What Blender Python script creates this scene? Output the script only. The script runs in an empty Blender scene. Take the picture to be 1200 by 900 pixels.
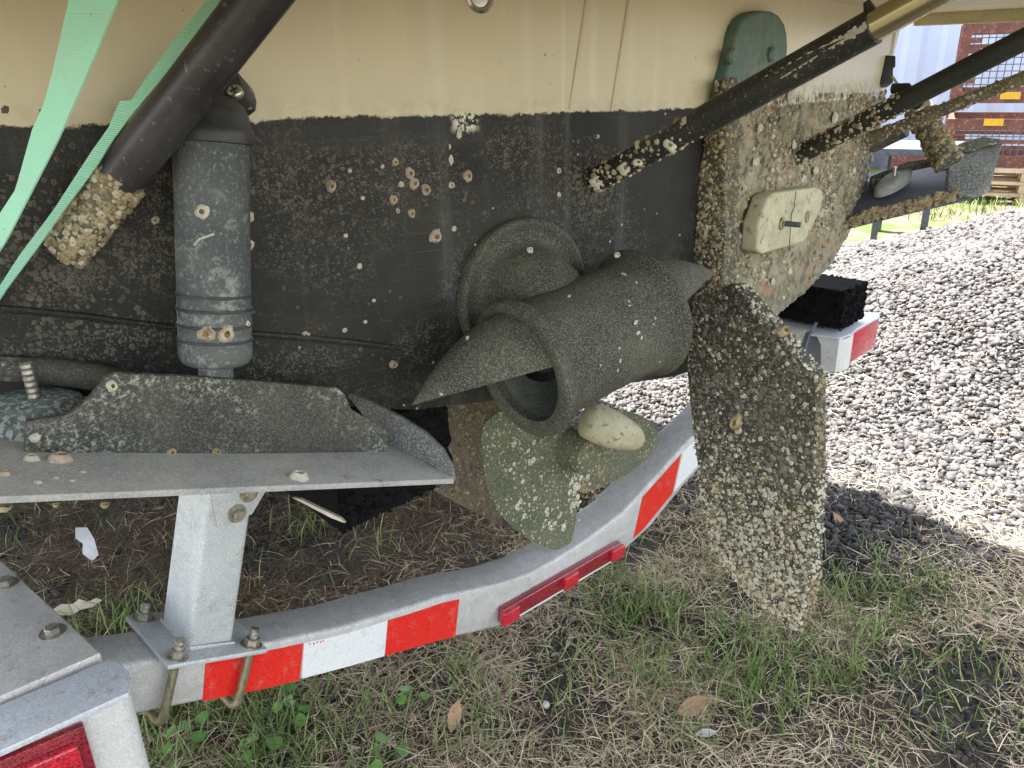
import bpy, math, random
import numpy as np
from mathutils import Vector, Matrix, noise as mn

random.seed(7); rng = np.random.default_rng(7)
scene = bpy.context.scene
col = scene.collection

# ------------------------------------------------------------------ camera
CZ = 1.2                                    # lens height above the ground
F = 940.0; PITCH = math.radians(22); HEAD = math.radians(44); ROLL = math.radians(1.5)
fv = np.array([math.sin(HEAD)*math.cos(PITCH), math.cos(HEAD)*math.cos(PITCH), -math.sin(PITCH)])
r0 = np.array([math.cos(HEAD), -math.sin(HEAD), 0.0]); u0 = np.cross(r0, fv)
rv = r0*math.cos(ROLL) - u0*math.sin(ROLL); uv = u0*math.cos(ROLL) + r0*math.sin(ROLL)
cam_d = bpy.data.cameras.new('camera'); cam = bpy.data.objects.new('camera', cam_d); col.objects.link(cam)
M = Matrix([[rv[i], uv[i], -fv[i], (0, 0, CZ)[i]] for i in range(3)] + [[0, 0, 0, 1]])
cam.matrix_world = M
cam_d.sensor_width = 36; cam_d.lens = 36*F/1200; cam_d.clip_start = 0.02; cam_d.clip_end = 500
scene.camera = cam

# ------------------------------------------------------------------ light
SUN_DIR = Vector((0.01, -0.45, -0.89)).normalized()
world = bpy.data.worlds.new('World'); scene.world = world; world.use_nodes = True
wn = world.node_tree; bg = wn.nodes['Background']; bg.inputs[1].default_value = 0.15
sky = wn.nodes.new('ShaderNodeTexSky'); sky.sky_type = 'NISHITA'; sky.sun_disc = False
to_sun = -SUN_DIR
sky.sun_elevation = math.asin(to_sun.z); sky.sun_rotation = math.atan2(to_sun.x, to_sun.y)
sky.dust_density = 1.5
bw = wn.nodes.new('ShaderNodeRGBToBW'); wn.links.new(sky.outputs[0], bw.inputs[0])     # sky greyed and warmed to make the ambient light less blue
mxs = wn.nodes.new('ShaderNodeMix'); mxs.data_type = 'RGBA'; mxs.inputs[0].default_value = .62; wn.links.new(sky.outputs[0], mxs.inputs[6])
cw = wn.nodes.new('ShaderNodeVectorMath'); cw.operation = 'MULTIPLY'; cw.inputs[1].default_value = (1.14, 1.09, 1.0); wn.links.new(bw.outputs[0], cw.inputs[0]); wn.links.new(cw.outputs[0], mxs.inputs[7])
wn.links.new(mxs.outputs[2], bg.inputs[0])
sun_d = bpy.data.lights.new('sun', 'SUN'); sun_d.energy = 4.6; sun_d.angle = math.radians(0.5); sun_d.color = (1, .95, .88)
sun = bpy.data.objects.new('sun', sun_d); col.objects.link(sun)
sun.rotation_euler = SUN_DIR.to_track_quat('-Z', 'Y').to_euler(); sun.location = (2, 3, 9)
scene.view_settings.view_transform = 'Standard'; scene.view_settings.look = 'None'
scene.view_settings.exposure = 2.6; scene.view_settings.gamma = 1

# ------------------------------------------------------------------ measuring helpers
OFF = np.array([0, 0, CZ])
def ray(x, y): return (x-600)/F*rv + (450-y)/F*uv + fv
def D(x, y, d): return ray(x, y)*d + OFF                     # point at distance d along the view axis
def onX(x, y, X): d = ray(x, y); return d*(X/d[0]) + OFF
def onY(x, y, Y): d = ray(x, y); return d*(Y/d[1]) + OFF
def onZ(x, y, Z): d = ray(x, y); return d*((Z-CZ)/d[2]) + OFF
XC = 0.95                                                    # centreline of the boat
def Yt(x): return .60 + .20*(abs(x-XC)/1.05)**1.3            # gently rounded transom, in plan
def S(x, y, off=0.0):
    d = ray(x, y); lo, hi = .1, 6
    for _ in range(50):
        m = (lo+hi)/2; p = d*m
        if p[1] < Yt(p[0]) - off: lo = m
        else: hi = m
    return d*lo + OFF
def SN(x): s = (Yt(x+.005)-Yt(x-.005))/.01; n = np.array([s, -1, 0]); return n/np.linalg.norm(n)

# ------------------------------------------------------------------ node helpers
class NT:
    def __init__(s, name, rough=.6, metal=0., spec=.5):
        s.m = bpy.data.materials.new(name); s.m.use_nodes = True; s.t = s.m.node_tree; s.n = s.t.nodes
        s.b = s.n['Principled BSDF']; s.b.inputs['Roughness'].default_value = rough
        s.b.inputs['Metallic'].default_value = metal; s.b.inputs['Specular IOR Level'].default_value = spec
        s._pos = None
    def L(s, a, b): s.t.links.new(a, b)
    def pos(s):
        if s._pos is None: s._pos = s.n.new('ShaderNodeNewGeometry').outputs['Position']
        return s._pos
    def isl(s): return s.n.new('ShaderNodeNewGeometry').outputs['Random Per Island']
    def stretch(s, sc, vec=None):
        m = s.n.new('ShaderNodeMapping'); m.inputs['Scale'].default_value = sc; s.L(vec or s.pos(), m.inputs[0]); return m.outputs[0]
    def noise(s, scale, detail=4, rough=.6, vec=None, dist=0):
        n = s.n.new('ShaderNodeTexNoise'); n.inputs['Scale'].default_value = scale; n.inputs['Detail'].default_value = detail
        n.inputs['Roughness'].default_value = rough; n.inputs['Distortion'].default_value = dist
        s.L(vec or s.pos(), n.inputs['Vector']); return n.outputs['Fac']
    def voro(s, scale, vec=None, feature='F1', out='Distance'):
        n = s.n.new('ShaderNodeTexVoronoi'); n.feature = feature; n.inputs['Scale'].default_value = scale
        s.L(vec or s.pos(), n.inputs['Vector']); return n.outputs[out]
    def step(s, fac, a, b, va=0., vb=1.):
        n = s.n.new('ShaderNodeMapRange'); n.inputs['From Min'].default_value = a; n.inputs['From Max'].default_value = b
        n.inputs['To Min'].default_value = va; n.inputs['To Max'].default_value = vb; n.interpolation_type = 'SMOOTHSTEP' if (va, vb) == (0., 1.) else 'LINEAR'
        s.L(fac, n.inputs['Value']); return n.outputs[0]
    def math(s, op, a, b=None):
        n = s.n.new('ShaderNodeMath'); n.operation = op
        for i, v in enumerate((a, b)):
            if v is None: continue
            if isinstance(v, (int, float)): n.inputs[i].default_value = v
            else: s.L(v, n.inputs[i])
        return n.outputs[0]
    def xyz(s, vec=None):
        n = s.n.new('ShaderNodeSeparateXYZ'); s.L(vec or s.pos(), n.inputs[0]); return n.outputs
    def mix(s, fac, a, b, mode='MIX'):
        n = s.n.new('ShaderNodeMix'); n.data_type = 'RGBA'; n.blend_type = mode
        if isinstance(fac, (int, float)): n.inputs[0].default_value = fac
        else: s.L(fac, n.inputs[0])
        for k, v in ((6, a), (7, b)):
            if isinstance(v, tuple): n.inputs[k].default_value = (*v, 1) if len(v) == 3 else v
            else: s.L(v, n.inputs[k])
        return n.outputs[2]
    def color(s, c): 
        if isinstance(c, tuple): s.b.inputs['Base Color'].default_value = (*c, 1)
        else: s.L(c, s.b.inputs['Base Color'])
        return s
    def rough(s, v): s.L(v, s.b.inputs['Roughness']); return s
    def bump(s, h, strength=.4, dist=.002):
        n = s.n.new('ShaderNodeBump'); n.inputs['Strength'].default_value = strength; n.inputs['Distance'].default_value = dist
        s.L(h, n.inputs['Height']); s.L(n.outputs[0], s.b.inputs['Normal']); return s

def simple(name, c, c2=None, rough=.6, metal=0., scale=40, bump=.3, bd=.001, c3=None, s3=200, t3=(.6, .7), spec=.5):
    m = NT(name, rough, metal, spec); c2 = c2 or tuple(v*.7 for v in c)
    k = m.mix(m.step(m.noise(scale, 6, .65), .35, .65), c, c2)
    if c3: k = m.mix(m.step(m.noise(s3, 3, .6), *t3), k, c3)
    m.color(k); m.bump(m.noise(scale*6, 5, .7), bump, bd); return m.m

def m_hull():
    m = NT('hull_paint', .55, 0, .32)
    x, y, z = m.xyz()
    edge = m.math('ADD', m.math('MULTIPLY', m.math('SUBTRACT', m.noise(90, 8, .75), .5), .016), m.math('MULTIPLY', m.math('SUBTRACT', m.noise(9, 3, .5), .5), .008))
    line = m.math('SUBTRACT', 1.168, m.math('MULTIPLY', x, .034))
    h = m.math('ADD', m.math('SUBTRACT', z, line), edge)           # >0 above the waterline
    star = m.step(m.math('ADD', x, m.math('MULTIPLY', m.noise(30, 4), .05)), 1.0, 1.04)
    # gelcoat
    tan = m.mix(m.step(m.noise(5, 5, .6), .3, .7), (.63, .572, .40), (.56, .505, .355))
    for sx_, sw_, am_ in ((.545, .014, .30), (.652, .010, .28), (.700, .004, .35), (.742, .010, .35), (.80, .012, .25), (.36, .02, .15)):  # pale vertical streaks, gloss reflections painted into the gelcoat colour
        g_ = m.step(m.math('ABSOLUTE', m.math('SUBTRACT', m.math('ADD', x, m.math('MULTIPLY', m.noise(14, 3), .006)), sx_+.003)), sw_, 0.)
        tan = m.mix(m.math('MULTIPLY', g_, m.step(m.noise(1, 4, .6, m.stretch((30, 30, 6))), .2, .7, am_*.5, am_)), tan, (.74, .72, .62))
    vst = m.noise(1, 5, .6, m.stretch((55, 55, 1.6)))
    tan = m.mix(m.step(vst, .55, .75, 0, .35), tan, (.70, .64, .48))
    chip = m.step(m.noise(130, 3, .5), .745, .76)
    tan = m.mix(chip, tan, (.16, .12, .09))
    tan = m.mix(m.math('MULTIPLY', m.step(h, .03, .0), m.step(m.noise(60, 6, .7), .42, .6, 0, .35)), tan, (.36, .31, .2))
    # antifouling
    blk = m.mix(m.step(m.noise(7, 6, .65), .3, .7), (.0115, .0115, .0105), (.027, .0265, .022))
    brush = m.noise(1, 4, .6, m.stretch((4, 4, 260)))
    band = m.math('MULTIPLY', m.step(h, -.036, -.026), m.step(x, .75, .5))
    blk = m.mix(m.math('MULTIPLY', band, m.step(brush, .3, .7, .2, .8)), blk, (.036, .039, .040))
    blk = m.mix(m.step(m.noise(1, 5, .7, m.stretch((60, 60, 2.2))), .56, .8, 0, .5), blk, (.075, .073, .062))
    for sx_, sw_ in ((.665, .016), (.705, .007), (.545, .012), (.79, .014)):  # vertical sheen streaks painted into the black, continuing the reflections above
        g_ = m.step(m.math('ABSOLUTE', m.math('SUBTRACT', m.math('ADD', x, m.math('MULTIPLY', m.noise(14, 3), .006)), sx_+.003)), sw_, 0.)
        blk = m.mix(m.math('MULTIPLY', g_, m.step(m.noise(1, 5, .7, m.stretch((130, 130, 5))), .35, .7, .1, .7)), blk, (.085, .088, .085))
    patch = m.step(m.noise(6.5, 3, .6), .47, .60, 0, .6)
    for (px_, py_, rx_, rz_) in ((180, 260, .055, .075), (345, 215, .07, .045), (470, 205, .085, .04), (610, 175, .07, .03), (560, 330, .06, .05), (60, 320, .06, .03), (500, 400, .05, .03), (690, 215, .04, .03), (120, 400, .12, .02), (340, 430, .08, .025), (740, 330, .04, .04)):
        c_ = S(px_, py_)
        ex = m.math('DIVIDE', m.math('SUBTRACT', x, float(c_[0])), rx_); ez = m.math('DIVIDE', m.math('SUBTRACT', z, float(c_[2])), rz_)
        dd = m.math('ADD', m.math('MULTIPLY', ex, ex), m.math('MULTIPLY', ez, ez))
        patch = m.math('MAXIMUM', patch, m.math('MULTIPLY', m.step(m.math('ADD', dd, m.math('MULTIPLY', m.noise(45, 4, .7), 1.2)), 1.9, .7), 1.))
    speck = m.step(m.math('ADD', m.math('MULTIPLY', m.noise(420, 3, .65), .6), m.math('MULTIPLY', m.noise(110, 4, .7), .4)), .51, .60)
    blk = m.mix(m.math('MULTIPLY', patch, speck), blk, (.125, .115, .085))
    ring = m.voro(260.)
    rr = m.math('MULTIPLY', m.step(ring, .30, .36), m.step(ring, .50, .42))
    blk = m.mix(m.math('MULTIPLY', m.math('MULTIPLY', rr, patch), m.step(m.noise(25, 2), .45, .6, 0, .22)), blk, (.20, .195, .15))
    dots = m.step(m.voro(46), .085, .065)
    blk = m.mix(m.math('MULTIPLY', dots, m.step(m.noise(17, 1), .54, .58)), blk, (.36, .34, .27))
    scr = m.step(m.noise(1, 3, .5, m.stretch((20, 20, 900))), .66, .72, 0, .25)
    blk = m.mix(scr, blk, (.2, .2, .19))
    # heavily fouled starboard half
    f1 = m.mix(m.step(m.noise(38, 6, .7), .42, .66), (.29, .26, .165), (.075, .068, .045))
    f1 = m.mix(m.math('MULTIPLY', m.step(m.voro(120), .32, .18), m.step(m.noise(20, 3), .4, .6)), f1, (.40, .36, .25))
    f1 = m.mix(m.step(m.noise(9, 5, .7), .52, .66, 0, .7), f1, (.10, .095, .065))
    f1 = m.mix(m.step(m.noise(14, 4, .6), .56, .68), f1, (.34, .20, .09))
    f1 = m.mix(m.step(m.math('ADD', z, m.math('MULTIPLY', m.noise(12, 3), .08)), .90, .82, 0, .6), f1, (.13, .125, .095))
    low = m.mix(star, blk, f1)
    up = m.math('MAXIMUM', m.step(h, -.0012, .0012), 0.)
    upstar = m.math('MULTIPLY', star, m.math('MULTIPLY', m.step(m.noise(70, 5, .7), .45, .56), m.step(h, .05, .0)))
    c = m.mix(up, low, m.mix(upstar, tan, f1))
    bare = m.math('MULTIPLY', m.step(h, -.022, -.01), m.math('MULTIPLY', m.step(h, .004, 0.), m.math('MULTIPLY', m.step(m.noise(160, 5, .7), .48, .52), m.step(m.math('ABSOLUTE', m.math('SUBTRACT', x, .573)), .02, .008))))
    c = m.mix(bare, c, (.66, .66, .5))
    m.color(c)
    m.rough(m.step(up, 0, 1, .62, .30))
    hb = m.math('ADD', m.math('MULTIPLY', m.noise(300, 4, .7), m.step(up, 0, 1, .6, .06)), m.math('MULTIPLY', m.noise(70, 3, .6), m.math('MULTIPLY', star, m.step(up, 0, 1, 4, .5))))
    m.bump(hb, .5, .0012)
    return m.m

def m_fouled(name, base, base2, pale, tanc, vs=170, thr=(.34, .24), dens=(.38, .52), rough=.85):
    """metal with flat barnacle scars"""
    m = NT(name, rough)
    k = m.mix(m.step(m.noise(22, 6, .7), .35, .65), base, base2)
    k = m.mix(m.step(m.noise(330, 4, .7), .53, .64, 0, .55), k, pale)
    v = m.voro(vs); d = m.math('MULTIPLY', m.step(v, *thr), m.step(m.noise(16, 4, .6), *dens))
    k = m.mix(d, k, m.mix(m.step(m.noise(35, 3), .42, .58), pale, tanc))
    m.color(k); m.bump(m.math('ADD', m.noise(400, 4, .7), m.math('MULTIPLY', d, 1.5)), .5, .0015); return m.m

def m_galv(name, a=(.50, .50, .49), b=(.78, .78, .76), rough=.45, metal=.18, dirt=.35):
    m = NT(name, rough, metal)
    v = m.voro(95, out='Color'); bw = m.xyz(v)[0]
    k = m.mix(m.math('ADD', m.math('MULTIPLY', bw, .4), m.math('MULTIPLY', m.noise(60, 6, .7), .6)), a, b)
    k = m.mix(m.step(m.noise(12, 5, .7), .45, .75, 0, dirt), k, (.36, .34, .28))
    k = m.mix(m.step(m.noise(1, 5, .75, m.stretch((9, 9, 60))), .56, .76, 0, dirt), k, (.30, .27, .20))
    k = m.mix(m.step(m.noise(240, 3, .6), .70, .74), k, (.12, .115, .10))
    k = m.mix(m.step(m.noise(520, 4, .75), .38, .66, .75, 0.), k, tuple(v*.62 for v in a))
    k = m.mix(m.step(m.noise(330, 4, .75), .56, .68, 0, .7), k, (.78, .79, .78))
    k = m.mix(m.math('MULTIPLY', m.step(m.noise(26, 6, .8), .52, .68), m.step(m.noise(300, 3, .6), .42, .58, 0, .8)), k, (.30, .29, .25))
    m.color(k); m.rough(m.step(m.noise(40, 4), .3, .7, rough-.08, rough+.22)); m.bump(m.noise(220, 6, .75), .45, .0012); return m.m

def m_tape(name, c, c2):
    m = NT(name, .28)
    hx = m.voro(330, feature='DISTANCE_TO_EDGE')
    k = m.mix(m.step(hx, .03, .10), c2, c)
    k = m.mix(m.step(m.noise(45, 6, .8), .54, .72, 0, .5), k, (.36, .31, .25))
    k = m.mix(m.step(m.noise(230, 3, .6), .69, .73), k, (.1, .09, .08))
    m.color(k); m.b.inputs['Coat Weight'].default_value = .3; m.bump(hx, .1, .0005); return m.m

def m_lens(name, c):
    m = NT(name, .12)
    k = m.mix(m.step(m.noise(60, 4, .6), .35, .7), c, (c[0]*.5, c[1]*.5, c[2]*.5))
    v = m.voro(260, feature='DISTANCE_TO_EDGE')
    k = m.mix(m.step(v, .16, .05, 0, .6), k, (min(1, c[0]*1.4), c[1]*2+.03, c[2]*2+.03))
    m.color(k); m.b.inputs['Coat Weight'].default_value = .8; m.bump(v, .35, .002); return m.m

def m_isl(name, cols, rough=.7, trans=0.):
    """blades, straw, stones: each island takes its own shade"""
    m = NT(name, rough, 0, .3)
    r = m.isl(); n = m.n.new('ShaderNodeValToRGB'); el = n.color_ramp.elements
    while len(el) < len(cols): el.new(.5)
    for i, c in enumerate(cols): el[i].position = i/(len(cols)-1); el[i].color = (*c, 1)
    m.L(r, n.inputs[0]); k = m.mix(m.step(m.noise(90, 3, .6), .4, .7, 0, .35), n.outputs[0], tuple(v*.6 for v in cols[0]))
    m.color(k); m.b.inputs['Subsurface Weight'].default_value = trans
    if trans: m.b.inputs['Subsurface Scale'].default_value = .003; m.b.inputs['Subsurface Radius'].default_value = (1, 1, .3)
    return m.m

def m_ground():
    m = NT('soil', .95, 0, .2)
    k = m.mix(m.step(m.noise(9, 6, .65), .35, .65), (.085, .068, .050), (.045, .039, .034))
    k = m.mix(m.step(m.noise(120, 5, .7), .5, .66), k, (.19, .155, .115))
    k = m.mix(m.step(m.noise(2.2, 4, .6), .5, .62, 0, .5), k, (.07, .085, .03))
    far = m.step(m.xyz()[0], 4.6, 5.6)
    k = m.mix(far, k, m.mix(m.step(m.noise(1.6, 5, .6), .5, .6), (.15, .12, .095), (.08, .11, .035)))
    m.color(k); m.bump(m.noise(90, 6, .7), .9, .012); return m.m

def m_heap():
    m = NT('gravel', .9, 0, .3)
    v = m.voro(42); c = m.xyz(m.voro(42, out='Color'))[0]
    k = m.mix(c, (.03, .03, .031), (.06, .058, .06))
    k = m.mix(m.step(v, .25, .6), k, (.012, .012, .012))
    m.color(k); m.bump(m.math('SUBTRACT', 1., v), 1., .02); return m.m

def m_strap(amt=1.):
    m = NT('strap_webbing', .55, 0, .3)
    u = m.n.new('ShaderNodeUVMap'); u.uv_map = 'UVMap'
    x, y, z = m.xyz(u.outputs[0])
    w = m.math('SINE', m.math('MULTIPLY', y, 3200.))
    k = m.mix(m.step(w, -.6, .8, .5-.5*amt, .5+.5*amt), (.26, .66, .45), (.46, .86, .67))
    k = m.mix(m.step(m.noise(30, 6, .75), .48, .72, 0, .45), k, (.42, .60, .48))
    k = m.mix(m.step(m.noise(160, 4, .7), .64, .74, 0, .5), k, (.25, .30, .22))
    m.color(k); m.bump(w, .4*amt+.02, .0004)
    m.b.inputs['Transmission Weight'].default_value = 0; m.b.inputs['Subsurface Weight'].default_value = .2; m.b.inputs['Subsurface Scale'].default_value = .004
    return m.m

def m_specked(name, a, b, speck, s=520, t=(.5, .62), rough=.8, extra=None, et=(.6, .66), es=30, amt=.8):
    m = NT(name, rough, 0, .35)
    k = m.mix(m.step(m.noise(11, 6, .65), .35, .68), a, b)
    k = m.mix(m.step(m.noise(s, 3, .7), t[0], t[1], 0, amt), k, speck)
    if extra: k = m.mix(m.math('MULTIPLY', m.step(m.noise(es, 6, .75), *et), m.step(m.noise(13, 4, .6), .44, .60)), k, extra)
    m.color(k); m.bump(m.math('ADD', m.noise(s*.8, 4, .7), m.noise(60, 4)), .5, .0012); return m.m

MAT = {}
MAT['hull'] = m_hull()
MAT['deck'] = simple('deck_gelcoat', (.60, .54, .36), (.50, .45, .30), .4, scale=9, bump=.1)
MAT['platform'] = simple('platform_gelcoat', (.66, .60, .40), (.55, .48, .28), .4, scale=14, bump=.15, c3=(.45, .36, .18), s3=60, t3=(.62, .72))
MAT['barn'] = simple('barnacle_shell', (.50, .44, .35), (.32, .25, .18), .8, scale=120, bump=.6, bd=.001, c3=(.20, .13, .09), s3=160, t3=(.58, .68))
MAT['barn_pale'] = simple('pale_barnacle_shell', (.60, .58, .47), (.44, .43, .33), .85, scale=90, bump=.5)
MAT['barn_cream'] = simple('cream_barnacle_shell', (.56, .53, .41), (.36, .33, .24), .85, scale=70, bump=.5)
MAT['barn_tan'] = simple('tan_barnacle_shell', (.40, .33, .19), (.20, .16, .09), .85, scale=90, bump=.5)
MAT['scar_dim'] = simple('dull_barnacle_scar', (.125, .118, .09), (.075, .07, .055), .9, scale=60)
MAT['barn_grey'] = simple('grey_barnacle_shell', (.20, .20, .16), (.10, .10, .08), .85, scale=90, bump=.5)
MAT['barn_in'] = simple('barnacle_hollow', (.33, .22, .08), (.10, .07, .03), .9, scale=200)
MAT['white_scar'] = simple('white_barnacle_scar', (.54, .53, .46), (.36, .35, .29), .85, scale=300)
MAT['rudder'] = m_fouled('fouled_rudder', (.026, .024, .016), (.052, .046, .030), (.17, .17, .13), (.17, .145, .08), 210, (.40, .28), (.36, .50))
MAT['post'] = m_fouled('fouled_rudder_post', (.030, .030, .022), (.095, .082, .048), (.36, .34, .24), (.38, .30, .15), 110, (.36, .24), (.40, .54))
MAT['bronze_head'] = simple('verdigris_bronze', (.075, .145, .12), (.13, .165, .13), .6, scale=28, c3=(.07, .12, .10), s3=60, t3=(.5, .66))
MAT['anode_tan'] = simple('weathered_zinc', (.50, .47, .31), (.38, .355, .235), .8, scale=26, bump=.5, c3=(.22, .20, .14), s3=90, t3=(.56, .68))
MAT['thruster'] = m_specked('thruster_antifouling', (.026, .028, .026), (.066, .066, .046), (.18, .18, .135), 640, (.48, .62), .85, (.15, .16, .13), (.52, .64), 210, .9)
MAT['thr_bore'] = m_specked('thruster_bore', (.07, .085, .07), (.13, .145, .11), (.25, .27, .20), 560, (.52, .64))
MAT['prop'] = m_fouled('fouled_bronze_propeller', (.075, .085, .048), (.12, .12, .068), (.38, .42, .31), (.40, .31, .15), 120, (.30, .22), (.40, .50))
MAT['keel'] = m_fouled('fouled_keel', (.09, .07, .045), (.15, .12, .08), (.30, .27, .21), (.25, .14, .09), 140)
MAT['tab'] = m_specked('trim_tab_antifouling', (.030, .031, .028), (.060, .060, .048), (.17, .17, .135), 520, (.48, .66), .7, (.30, .32, .27), (.50, .62), 210, .7)
MAT['tab_mid'] = m_specked('tab_cheek_paint', (.075, .08, .082), (.15, .155, .15), (.32, .32, .29), 420, (.46, .64), .6)
MAT['tab_plate'] = m_specked('trim_tab_worn_plate', (.24, .25, .255), (.36, .36, .34), (.48, .48, .43), 420, (.44, .64), .6, (.15, .15, .14), (.54, .70), 40, .6)
MAT['tab_star'] = m_specked('starboard_tab_plate', (.07, .085, .12), (.12, .135, .16), (.3, .3, .26), 300, (.6, .7), .5)
MAT['tab_foul'] = m_fouled('fouled_tab_edge', (.055, .057, .045), (.10, .10, .07), (.33, .33, .24), (.34, .28, .15), 130, (.38, .26), (.38, .5))
MAT['tab_rough'] = m_specked('rough_grey_bracket', (.10, .11, .11), (.2, .21, .2), (.42, .42, .38), 300, (.5, .62))
MAT['anode_teal'] = simple('teal_disc_anode', (.20, .26, .25), (.11, .145, .145), .8, scale=90, c3=(.46, .50, .44), s3=240, t3=(.50, .60), bump=.9, bd=.003)
MAT['anode_disc'] = simple('grey_disc_anode', (.34, .36, .32), (.24, .25, .22), .75, scale=60)
MAT['actuator'] = m_specked('actuator_body', (.062, .074, .080), (.115, .128, .122), (.30, .31, .27), 330, (.55, .68), .6, (.30, .31, .27), (.52, .66), 26, .75)
MAT['act_cap'] = simple('actuator_cap', (.030, .031, .036), (.055, .057, .064), .5, scale=40, c3=(.28, .29, .28), s3=45, t3=(.68, .71))
MAT['steel'] = NT('stainless', .28, .9).color((.55, .53, .48)).m
MAT['bolt'] = simple('plated_bolt', (.42, .40, .34), (.24, .22, .18), .38, .7, scale=150)
MAT['ubolt'] = simple('yellow_zinc_bolt', (.34, .32, .20), (.20, .20, .15), .4, .6, scale=120)
MAT['tube_black'] = simple('black_tube', (.026, .025, .029), (.046, .044, .048), .36, 0., scale=26, bump=.12, c3=(.13, .125, .12), s3=170, t3=(.62, .70))
MAT['tube_paint'] = m_specked('antifouled_tube', (.020, .022, .020), (.036, .038, .033), (.2, .2, .16), 300, (.60, .66), .5, (.30, .30, .24), (.62, .65), 110, .7)
MAT['tube_green'] = m_specked('plain_antifouled_tube', (.020, .024, .018), (.032, .036, .027), (.2, .2, .14), 240, (.66, .74), .6)
MAT['tube_foul'] = m_fouled('fouled_tube', (.09, .085, .06), (.16, .14, .09), (.40, .36, .24), (.34, .26, .14), 150, (.4, .26), (.34, .48))
MAT['tube_bare'] = NT('bare_stainless_tube', .22, .85).color((.46, .41, .25)).m
MAT['galv'] = m_galv('galvanised_steel')
MAT['galv_post'] = m_galv('galvanised_post', (.52, .56, .565), (.70, .74, .74), .45)
MAT['galv_dull'] = m_galv('dull_galvanised', (.30, .29, .25), (.42, .41, .36), .55, .2, .6)
MAT['galv_white'] = m_galv('white_galvanised', (.70, .71, .69), (.82, .83, .81), .45, .1, .15)
MAT['galv_sky'] = m_galv('bright_galvanised', (.62, .66, .70), (.78, .82, .86), .38, .2, .1)
MAT['alu'] = m_galv('weathered_aluminium', (.60, .575, .53), (.78, .76, .71), .45, .25, .35)
MAT['tape_red'] = m_tape('red_reflective_tape', (.75, .028, .018), (.52, .015, .012))
MAT['tape_white'] = m_tape('white_reflective_tape', (.78, .80, .80), (.62, .65, .66))
MAT['lens'] = m_lens('red_lens', (.48, .006, .022)); MAT['lens_dark'] = m_lens('dark_red_lens', (.24, .004, .015))
MAT['carpet'] = simple('bunk_carpet', (.010, .010, .012), (.022, .022, .023), .98, scale=300, bump=1, bd=.004, c3=(.05, .05, .045), s3=420, t3=(.68, .72), spec=.1)
MAT['wood'] = simple('weathered_wood', (.42, .36, .27), (.55, .50, .40), .85, scale=18)
MAT['pallet'] = simple('pallet_timber', (.50, .40, .27), (.38, .29, .19), .85, scale=9)
MAT['rust'] = simple('rusty_red_steel', (.15, .052, .040), (.095, .042, .035), .8, scale=12, c3=(.22, .11, .08), s3=40, t3=(.55, .65))
MAT['yellow'] = simple('yellow_label', (.60, .36, .02), (.50, .30, .02), .6)
MAT['container'] = simple('pale_blue_panel', (.36, .43, .60), (.40, .46, .62), .6, scale=1.5, bump=.05)
MAT['darksteel'] = simple('dark_steel', (.10, .11, .14), (.06, .07, .09), .6)
MAT['black'] = simple('black_plastic', (.02, .02, .024), (.03, .03, .03), .5)
MAT['chrome'] = NT('chrome_fitting', .15, .9).color((.6, .6, .58)).m
MAT['strap'] = m_strap(); MAT['strap_soft'] = m_strap(.12)
MAT['ground'] = m_ground(); MAT['heap'] = m_heap()
MAT['grass'] = m_isl('grass_blades', [(.07, .13, .03), (.13, .21, .05), (.21, .29, .08), (.36, .37, .17)], .45, .2)
MAT['straw'] = m_isl('dry_straw', [(.24, .165, .10), (.46, .35, .22), (.66, .54, .37), (.78, .68, .50), (.36, .28, .18)], .8)
MAT['brown'] = m_isl('brown_litter', [(.09, .058, .036), (.17, .105, .065), (.26, .17, .11)], .9)
MAT['stone'] = m_isl('gravel_stone', [(.04, .038, .039), (.10, .095, .095), (.13, .122, .12), (.175, .165, .16), (.065, .062, .063)], .85)
MAT['stone_dark'] = m_isl('dark_chip', [(.028, .028, .028), (.055, .054, .053), (.095, .092, .09)], .85)
MAT['leaf_brown'] = simple('fallen_leaf', (.42, .27, .16), (.30, .18, .10), .7, scale=50)
MAT['leaf_green'] = simple('weed_leaf', (.10, .22, .04), (.15, .29, .07), .5, scale=60)
MAT['paper'] = simple('white_scrap', (.55, .56, .58), (.45, .46, .48), .7, scale=20)

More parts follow.
